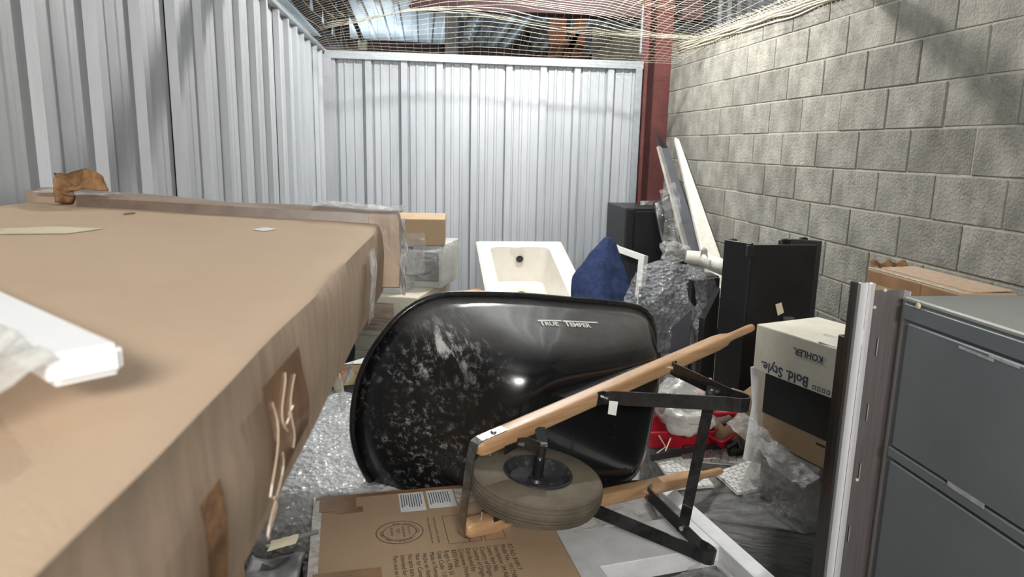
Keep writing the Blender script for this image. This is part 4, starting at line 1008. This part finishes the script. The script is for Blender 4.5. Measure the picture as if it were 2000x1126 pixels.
bm = nb(); f = lambda a, b: V(kw/2-.05-a, -.06+b, .1862)
rect2d(bm, f, .0, .0, .12, .02, .003); obj('lid_print', bm, INKL, t)
obj('open_flap', bx((kw*.36, -.10, .186), (.09, .13, .004), rot=(0, .05, .1)), KBOX, t)
obj('side_edge', bx((kw/2+.0008, -.10, .09), (.0012, .12, .17)), KBOX, t)
t2, w2 = face_box('brown_box', 'brown carton with a black upper band under the white printed box', (1497, 725), (1625, 775), .30, .281, CARD3, .806)
obj('black_band', bx((.0, -.1515, .196), (w2*1.0, .003, .17)), BLKMAT, t2)
obj('printed_marks', bx((w2*.42, -.1508, .085), (.04, .0012, .008)), INK, t2)
wk = thing('wrapped_tile_pack', 'film-wrapped pack of grey tile boxes under the brown box', 'wrapped pack', (t2.location.x, t2.location.y, .27), t2.rotation_euler.z)
obj('contents', bx((.0, .0, .1265), (w2*.96, .30, .253), bev=.01), TPACK, wk)
rings = []
for q, z in ((.075, .0), (.055, .06), (.04, .13), (.025, .20), (.012, .25), (.0, .2545)):
    ring = []
    for k in range(48):
        a_ = 2*math.pi*k/48; c, d_ = math.cos(a_), math.sin(a_)
        x = math.copysign(abs(c)**.25, c)*(w2*.49)-(q if c < 0 else q*.0); y = math.copysign(abs(d_)**.25, d_)*.155-(q*.75 if d_ < 0 else 0)
        ring.append(V(x, y, z))
    rings.append(ring)
bm = nb(); loft(bm, rings); bmesh.ops.subdivide_edges(bm, edges=bm.edges[:], cuts=1, use_grid_fill=True); crumple(bm, .012, 14, 3); obj('film', bm, CRINKLE, wk, sm=True)
# white tube and kraft bag between
bm = nb(); tube(bm, [P(1487, 716, 2.80), P(1490, 790, 2.76), P(1472, 900, 2.7)], .045, 12); tag(obj('paper_tube', bm, PAPER, sm='a'), 'white paper tube standing left of the brown box', 'tube')
def kraft(a, b): return P(1425+52*a, 790-50*b*(a)**.6-6, 3.10-.16*math.sin(a*3.1))+V(0, .03*math.sin(b*4), 0)
bm = nb(); c_ = P(1448, 775, 3.1)
ring0 = [V(c_.x+.14*math.cos(k*.3927)*(1 if k % 2 else .9), c_.y+.09*math.sin(k*.3927), .28) for k in range(16)]
ring1 = [V(c_.x+.15*math.cos(k*.3927), c_.y+.10*math.sin(k*.3927), .50+.04*math.sin(k*1.7)+.10*math.cos(k*.3927)) for k in range(16)]
loft(bm, [ring0, ring1], cap0=True); crumple(bm, .02, 12, 3); o = tag(obj('kraft_bag', bm, CARD3, sm=True), 'open crumpled kraft paper bag behind the wheelbarrow leg', 'bag'); o.modifiers.new('t', 'SOLIDIFY').thickness = .003
# --- dark shrink-wrapped stack at lower right
SZ = .270; sk = thing('wrapped_dark_stack', 'low stack of dark goods wound in grey stretch film behind the leg brace', 'wrapped stack', (1.3, 2.9, 0))
so = Vector((1.3, 2.9, 0)); POLY = [(1.347, 2.33), (1.80, 2.12), (1.80, 3.22), (1.07, 3.22), (1.06, 2.44)]
def prism(sc, z0, z1):
    cx_, cy_ = 1.38, 2.8; ring = []
    for (ax_, ay_), (bx_, by_) in zip(POLY, POLY[1:]+POLY[:1]):
        for k in range(10): ring.append((cx_+(ax_+(bx_-ax_)*k/10-cx_)*sc, cy_+(ay_+(by_-ay_)*k/10-cy_)*sc))
    zs = [z0+(z1-z0)*k/6 for k in range(7)]
    bm = nb(); loft(bm, [[V(x, y, z)-so for x, y in ring] for z in zs]+[[V(cx_+(x-cx_)*q, cy_+(y-cy_)*q, z1)-so for x, y in ring] for q in (.9, .7, .4, .02)], cap0=True, cap1=True); return bm
obj('contents', prism(.985, .002, SZ-.008), DARK, sk, sm='a')
bm = prism(1, .0, SZ); crumple(bm, .008, 8, 3); obj('stretch_film', bm, SHRINKD, sk, sm=True)
bm = prism(1.012, .03, SZ-.02); crumple(bm, .012, 10, 9); obj('film_fold', bm, SHRINKD, sk, sm=True)
# tile sheets lying on it
def tile_sheet(label, c4, n, m_, th, mode, gap=.0015, z=None):
    c = [PZ(px_, py_, z) for px_, py_ in c4]; o_ = sum(c, Vector())/4
    t = thing('tile_sheet', label, 'tile sheet', o_, group='mosaic tile sheets'); q = [p-o_ for p in c]
    bm = nb(); quad_slab(bm, [p+V(0, 0, 0) for p in q][::-1], .004); obj('mesh_backing', bm, TBACK, t)
    nu, nv = n
    def at(a, b): return (q[0].lerp(q[1], a)).lerp(q[3].lerp(q[2], a), b)
    for j in range(nv):
        for i in range(-1, nu+1):
            a0 = (i+(.5 if (mode == 'brick' and j % 2) else 0)+(.33*j if mode == 'herring' else 0) % 1)/nu; a1 = a0+1/nu
            a0, a1 = max(0, a0), min(1, a1)
            if a1-a0 < .02: continue
            g = .06; b0, b1 = (j+g)/nv, (j+1-g)/nv; da = .05/nu
            bm = nb(); A = [at(a0+da, b0), at(a1-da, b0), at(a1-da, b1), at(a0+da, b1)]
            up_ = V(0, 0, th); T_ = [bm.verts.new(p+up_) for p in A]; B0 = [bm.verts.new(p) for p in A]
            bm.faces.new(T_)
            for k in range(4): bm.faces.new((T_[k], T_[(k+1) % 4], B0[(k+1) % 4], B0[k]))
            obj('tile', bm, m_, t)
    return t
TZ = .276
tile_sheet('white herringbone mosaic sheet at the front of the tile pile', [(1395, 925), (1480, 895), (1545, 945), (1440, 965)], (6, 9), TILEW, .008, 'herring', z=TZ+.004)
tile_sheet('grey strip mosaic sheet lying behind the white one', [(1372, 902), (1392, 872), (1500, 885), (1520, 915)], (5, 9), TILEG, .008, 'brick', z=TZ)
tile_sheet('white mosaic sheet under the lower handle grip', [(1275, 892), (1340, 886), (1395, 950), (1320, 955)], (7, 7), TILEW, .008, 'brick', z=TZ)
tile_sheet('plum strip mosaic scrap near the black bar', [(1325, 885), (1390, 878), (1398, 893), (1335, 897)], (4, 3), TILED, .008, 'brick', z=TZ+.012)
# clear film draped from the box corner down to the stack
def drape(a, b):
    p = Vector((1448, 800)).lerp(Vector((1602, 932)), a); q = Vector((1418, 826)).lerp(Vector((1566, 955)), a); r = p.lerp(q, b)
    return P(r.x, r.y, 2.60-.40*a-.10*b+.02*math.sin(a*11+b*4))
bm = grid(nb(), drape, 36, 18); crumple(bm, .018, 12, 4); tag(obj('clear_film_sheet', bm, CRINKLE, sm=True), 'crinkled clear film sloping down in front of the brown box', 'plastic film')
# red trays, black bar, poly bag
def tray_red(label, loc_, rz_, w, d, h, rot=(0, 0, 0)):
    t = thing('red_tray', label, 'tray', loc_, rot=(rot[0], rot[1], rz_), group='red plastic trays'); bm = nb()
    loft(bm, [rr(-w*.42, w*.42, -d*.40, d*.40, 0, .02), rr(-w/2, w/2, -d/2, d/2, h, .03), rr(-w/2+.012, w/2-.012, -d/2+.012, d/2-.012, h, .028), rr(-w*.40, w*.40, -d*.37, d*.37, .008, .02)], cap0=True, cap1=True)
    obj('bin', bm, RED, t, sm='a'); bm = nb()
    tube(bm, rr(-w/2, w/2, -d/2, d/2, h, .03), .006, 6, closed=True); obj('lip', bm, RED, t, sm=True); return t
tray_red('red plastic tray lying beside the tray rim on the tile pile', PZ(1332, 872, .292)+V(0, .11, -.012), -.02, .36, .22, .085)
tray_red('red plastic tray tilted at the right end near the clear film', PZ(1424, 872, .295)+V(.0, .12, .015), .5, .24, .22, .07, (.12, -.25, 0))
tray_red('small red plastic lid seen inside the upper leg loop', P(1412, 800, 3.14), .2, .26, .2, .05, (.25, .1, 0))
a0, a1 = PZ(1272, 893, .30), PZ(1405, 870, .30)
tag(obj('black_bar', strap(nb(), [a0, a1], (0, .2, 1), .028, .02), BLKPL), 'black flat bar lying across the tile pile', 'bar')
bm = nb(); tube(bm, [PZ(1420, 872, .30), PZ(1442, 862, .33), PZ(1450, 880, .30)], .018, 8); tube(bm, [PZ(1425, 884, .30), PZ(1450, 880, .30)], .016, 8); tag(obj('black_scraper', bm, BLKPL, sm='a'), 'black looped plastic scraper beside the tilted red tray', 'scraper')
bm = grid(nb(), lambda a, b: PZ(1335+75*a, 884-16*b+6*a, .292)+V(0, 0, .003*math.sin(a*6)), 8, 4); o = tag(obj('grey_trowel', bm, GREYPL, sm=True), 'flat grey plastic sheet lying under the red tray', 'sheet'); o.modifiers.new('t', 'SOLIDIFY').thickness = .008
bm = nb(); bmesh.ops.create_uvsphere(bm, u_segments=40, v_segments=28, radius=1)
for v in bm.verts: v.co = Vector((v.co.x*.19, v.co.y*.15, v.co.z*.13))
crumple(bm, .05, 7, 2, 4); bmesh.ops.translate(bm, vec=P(1345, 785, 3.16), verts=bm.verts[:])
tag(obj('poly_bag', bm, CLOUDY, sm=True), 'large crumpled cloudy plastic bag behind the leg brace', 'plastic bag')
bm = nb(); bmesh.ops.create_uvsphere(bm, u_segments=28, v_segments=20, radius=1)
for v in bm.verts: v.co = Vector((v.co.x*.11, v.co.y*.08, v.co.z*.06))
crumple(bm, .04, 9, 5, 4); bmesh.ops.translate(bm, vec=P(1350, 822, 3.0), verts=bm.verts[:])
tag(obj('poly_bag', bm, CLOUDY, sm=True), 'smaller crumpled plastic bag resting on the red tray', 'plastic bag')
bm = nb(); tube(bm, [P(1287, 850, 2.95), P(1300, 872, 2.93), P(1283, 884, 2.9)], .003, 5); tube(bm, [P(1300, 880, 2.9), P(1310, 855, 2.95)], .003, 5); tag(obj('twine', bm, PAPERY), 'short pale twine hanging by the edge of the tray', 'twine')
# --- white foam frame and film below the lower leg
fz = .345; fr_ = math.radians(-10.7)
fo = PZ(1072, 1036, fz); fx = V(math.cos(fr_+0), math.sin(fr_+0), 0); fy = V(-math.sin(fr_), math.cos(fr_), 0)*-1
fx = V(.9827, .1857, 0); fy = V(.1857, -.9827, 0)
t = thing('packing_foam', 'white foam packing frame lying under the lower wheelbarrow leg', 'packing foam', (fo.x, fo.y, 0)); o_ = Vector((fo.x, fo.y, 0))
def fbox(name, u0, u1, v0, v1, z0, z1, m=FOAM):
    bm = nb(); q = [fo+fx*u+fy*v for u, v in ((u0, v0), (u1, v0), (u1, v1), (u0, v1))]
    A_ = [bm.verts.new(V(p.x, p.y, z1)-o_) for p in q]; B2 = [bm.verts.new(V(p.x, p.y, z0)-o_) for p in q]; bm.faces.new(A_); bm.faces.new(B2[::-1])
    for k in range(4): bm.faces.new((A_[k], B2[k], B2[(k+1) % 4], A_[(k+1) % 4]))
    bmesh.ops.bevel(bm, geom=bm.edges[:], offset=.003, segments=1, affect='EDGES'); return obj(name, bm, m, t)
fbox('side_bar', .0, .085, -.12, .75, 0, fz); fbox('side_bar', .535, .60, -.18, .75, 0, fz)
cp = fbox('cross_plate', .085, .535, .025, .245, .22, fz-.004)
fbox('base', .085, .535, -.12, .75, 0, .05, DARK)
gl = thing('film_wrapped_goods', 'dark goods in shiny film inside the white foam frame', 'wrapped goods', (fo.x+.35, fo.y-.42, .05))
o2 = Vector(gl.location)
bm = nb(); q = [fo+fx*u+fy*v for u, v in ((.095, .24), (.525, .24), (.525, .74), (.095, .74))]
quad_slab(bm, [V(p.x, p.y, .27)-o2 for p in q][::-1], .21); obj('contents', bm, DARK, gl)
bm = grid(nb(), lambda a, b: (lambda p: V(p.x, p.y, .29+.01*math.sin(a*9+b*5))-o2)(fo+fx*(.10+.42*a)+fy*(.27+.44*b)), 30, 30); crumple(bm, .02, 11, 3); obj('film', bm, CRINKLE, gl, sm=True)
bm = grid(nb(), lambda a, b: (lambda p: V(p.x, p.y, .33+.012*math.sin(a*9+b*5)))(fo+fx*(.09+.43*a)+fy*(-.16+.17*b)), 34, 20); crumple(bm, .018, 13, 3)
tag(obj('crumpled_film', bm, CRINKLE, sm=True), 'crumpled clear film tucked under the wheelbarrow tyre', 'plastic film')
# --- grey steel cabinet at the right edge
CX, CYF, CZT = 1.205, 1.615, 1.322
g = thing('steel_cabinet', 'grey steel filing cabinet at the right edge of the picture', 'cabinet', (CX+.28, CYF-.45, 0)); o_ = Vector(g.location)
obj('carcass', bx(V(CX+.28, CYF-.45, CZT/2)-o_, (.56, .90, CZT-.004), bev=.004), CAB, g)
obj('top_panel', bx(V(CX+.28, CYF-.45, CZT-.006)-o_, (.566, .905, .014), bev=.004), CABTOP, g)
def cpt(p): h = PX(p[0], p[1], CX); return h
za = cpt((1760, 622)).z; zb_ = cpt((1733, 862)).z; zc_ = cpt((1731, 885)).z
obj('side_panel', bx(V(CX-.004, CYF-.46, (za+zb_)/2)-o_, (.010, .86, za-zb_-.004), bev=.003), CAB, g)
obj('side_panel', bx(V(CX-.004, CYF-.46, zc_/2)-o_, (.010, .86, zc_-.01), bev=.003), CAB, g)
obj('top_rail', bx(V(CX-.003, CYF-.452, (za+CZT-.012)/2)-o_, (.008, .895, CZT-.02-za), bev=.002), CAB, g)
obj('seam_rail', bx(V(CX-.0055, CYF-.46, (zb_+zc_)/2)-o_, (.010, .88, (zb_-zc_)*.8), bev=.002), CAB, g)
for c_, w_ in (((1905, 690), .10), ((1960, 705), .08)):
    h = PX(c_[0], c_[1], CX-.01); obj('scrape', bx(V(CX-.0095, h.y, h.z)-o_, (.001, w_, .006), rot=(.02, 0, 0)), WEAR, g)
h = PX(1885, 965, CX-.011); obj('scrape', bx(V(CX-.0112, h.y, h.z)-o_, (.001, .11, .012)), WEAR, g)
h = PX(1793, 597, CX-.008); obj('screw', lathe(nb(), [(0, -.004), (.006, -.003), (.008, 0), (.008, .002)], 12, 'X', V(CX-.008, h.y, h.z)-o_), PAPERY, g, sm='a')
# --- stainless channel and bronze profile
YP = 1.655
s_ = thing('steel_channel', 'tall stainless channel with slots standing beside the grey cabinet', 'channel', (1.16, YP, 0)); o_ = Vector(s_.location)
xa, xb = P(1673, 800, YP).x, P(1768, 700, YP).x
tz = P(1673, 551, YP).z; xl = P(1673, 551, YP).x; x1 = P(1679, 551, YP).x; x2 = P(1698, 553, YP).x; x3 = P(1705, 553, YP).x; x4 = P(1768, 578, YP).x-.004
tz2 = P(1740, 566, YP).z
obj('plate', bx(V((x3+x4)/2, YP, tz2/2)-o_, (x4-x3, .004, tz2)), STEEL, s_)
obj('bright_edge', bx(V((x2+x3)/2, YP-.006, tz/2)-o_, (x3-x2, .016, tz), bev=.002), ALU, s_)
obj('groove', bx(V((x1+x2)/2, YP+.004, tz/2-.001)-o_, (x2-x1, .004, tz-.002)), ALU, s_)
obj('bright_edge', bx(V(x1, YP-.004, tz/2)-o_, (.004, .014, tz), bev=.001), ALU, s_)
obj('dark_edge', bx(V(xl-.002, YP+.006, tz/2)-o_, (.008, .02, tz)), BRONZE, s_)
obj('return_flange', bx(V(x4, YP-.012, tz2/2)-o_, (.003, .024, tz2)), ALU, s_)
for px_, py_ in ((1712, 677), (1693, 805), (1678, 920), (1657, 1042)):
    p_ = P(px_, py_, YP-.004); obj('slot', bx(V(p_.x, YP-.0025, p_.z)-o_, (.0028, .0016, .048)), DKST, s_)
    obj('slot_lip', bx(V(p_.x+.0026, YP-.0028, p_.z)-o_, (.0016, .002, .046)), ALU, s_)
for px_, py_ in ((1709, 600), (1730, 567), (1675, 937)):
    p_ = P(px_, py_, YP-.004); obj('rivet', lathe(nb(), [(0, -.003), (.004, -.002), (.005, .001)], 10, 'Y', V(p_.x, YP-.002, p_.z)-o_), PAPERY, s_, sm='a')
b_ = thing('bronze_profile', 'dark bronze metal profile just left of the stainless channel', 'profile', (1.09, 1.70, 0)); o_ = Vector(b_.location)
ztop = P(1650, 655, 1.72).z; xx = P(1652, 655, 1.72).x
obj('bar', bx(V(xx, 1.72, ztop/2)-o_, (.026, .03, ztop), bev=.002), BRONZE, b_)
obj('bracket', bx(V(xx+.012, 1.72, P(1650, 640, 1.72).z)-o_, (.020, .02, .02), bev=.003), BRONZE, b_)
# --- brown box behind the cabinet, by the wall
t = thing('tall_brown_box', 'tall brown taped carton against the block wall behind the cabinet', 'box', (1.91, 2.41, 0)); bz = 1.215
obj('carton_body', bx((0, 0, bz/2), (.20, .54, bz), bev=.006, seg=2), CARD3, t)
obj('tape', bx((-.1022, -.03, bz-.125), (.0012, .05, .235)), TAPE, t); obj('tape', bx((-.09, 0, bz+.0008), (.02, .53, .0012)), TAPEC, t); obj('tape', bx((-.1006, 0, bz-.032), (.0012, .53, .045)), TAPE, t)
obj('flap', bx((.02, .0, bz+.004), (.15, .50, .004), rot=(0, -.04, 0)), CARD2, t)
bm = grid(nb(), lambda a, b: V(-.09+.16*a, .255+.02*b, bz+.004+.02*b+.008*math.sin(a*15)), 16, 3); o = obj('torn_edge', bm, CARDT, t); o.modifiers.new('t', 'SOLIDIFY').thickness = .004
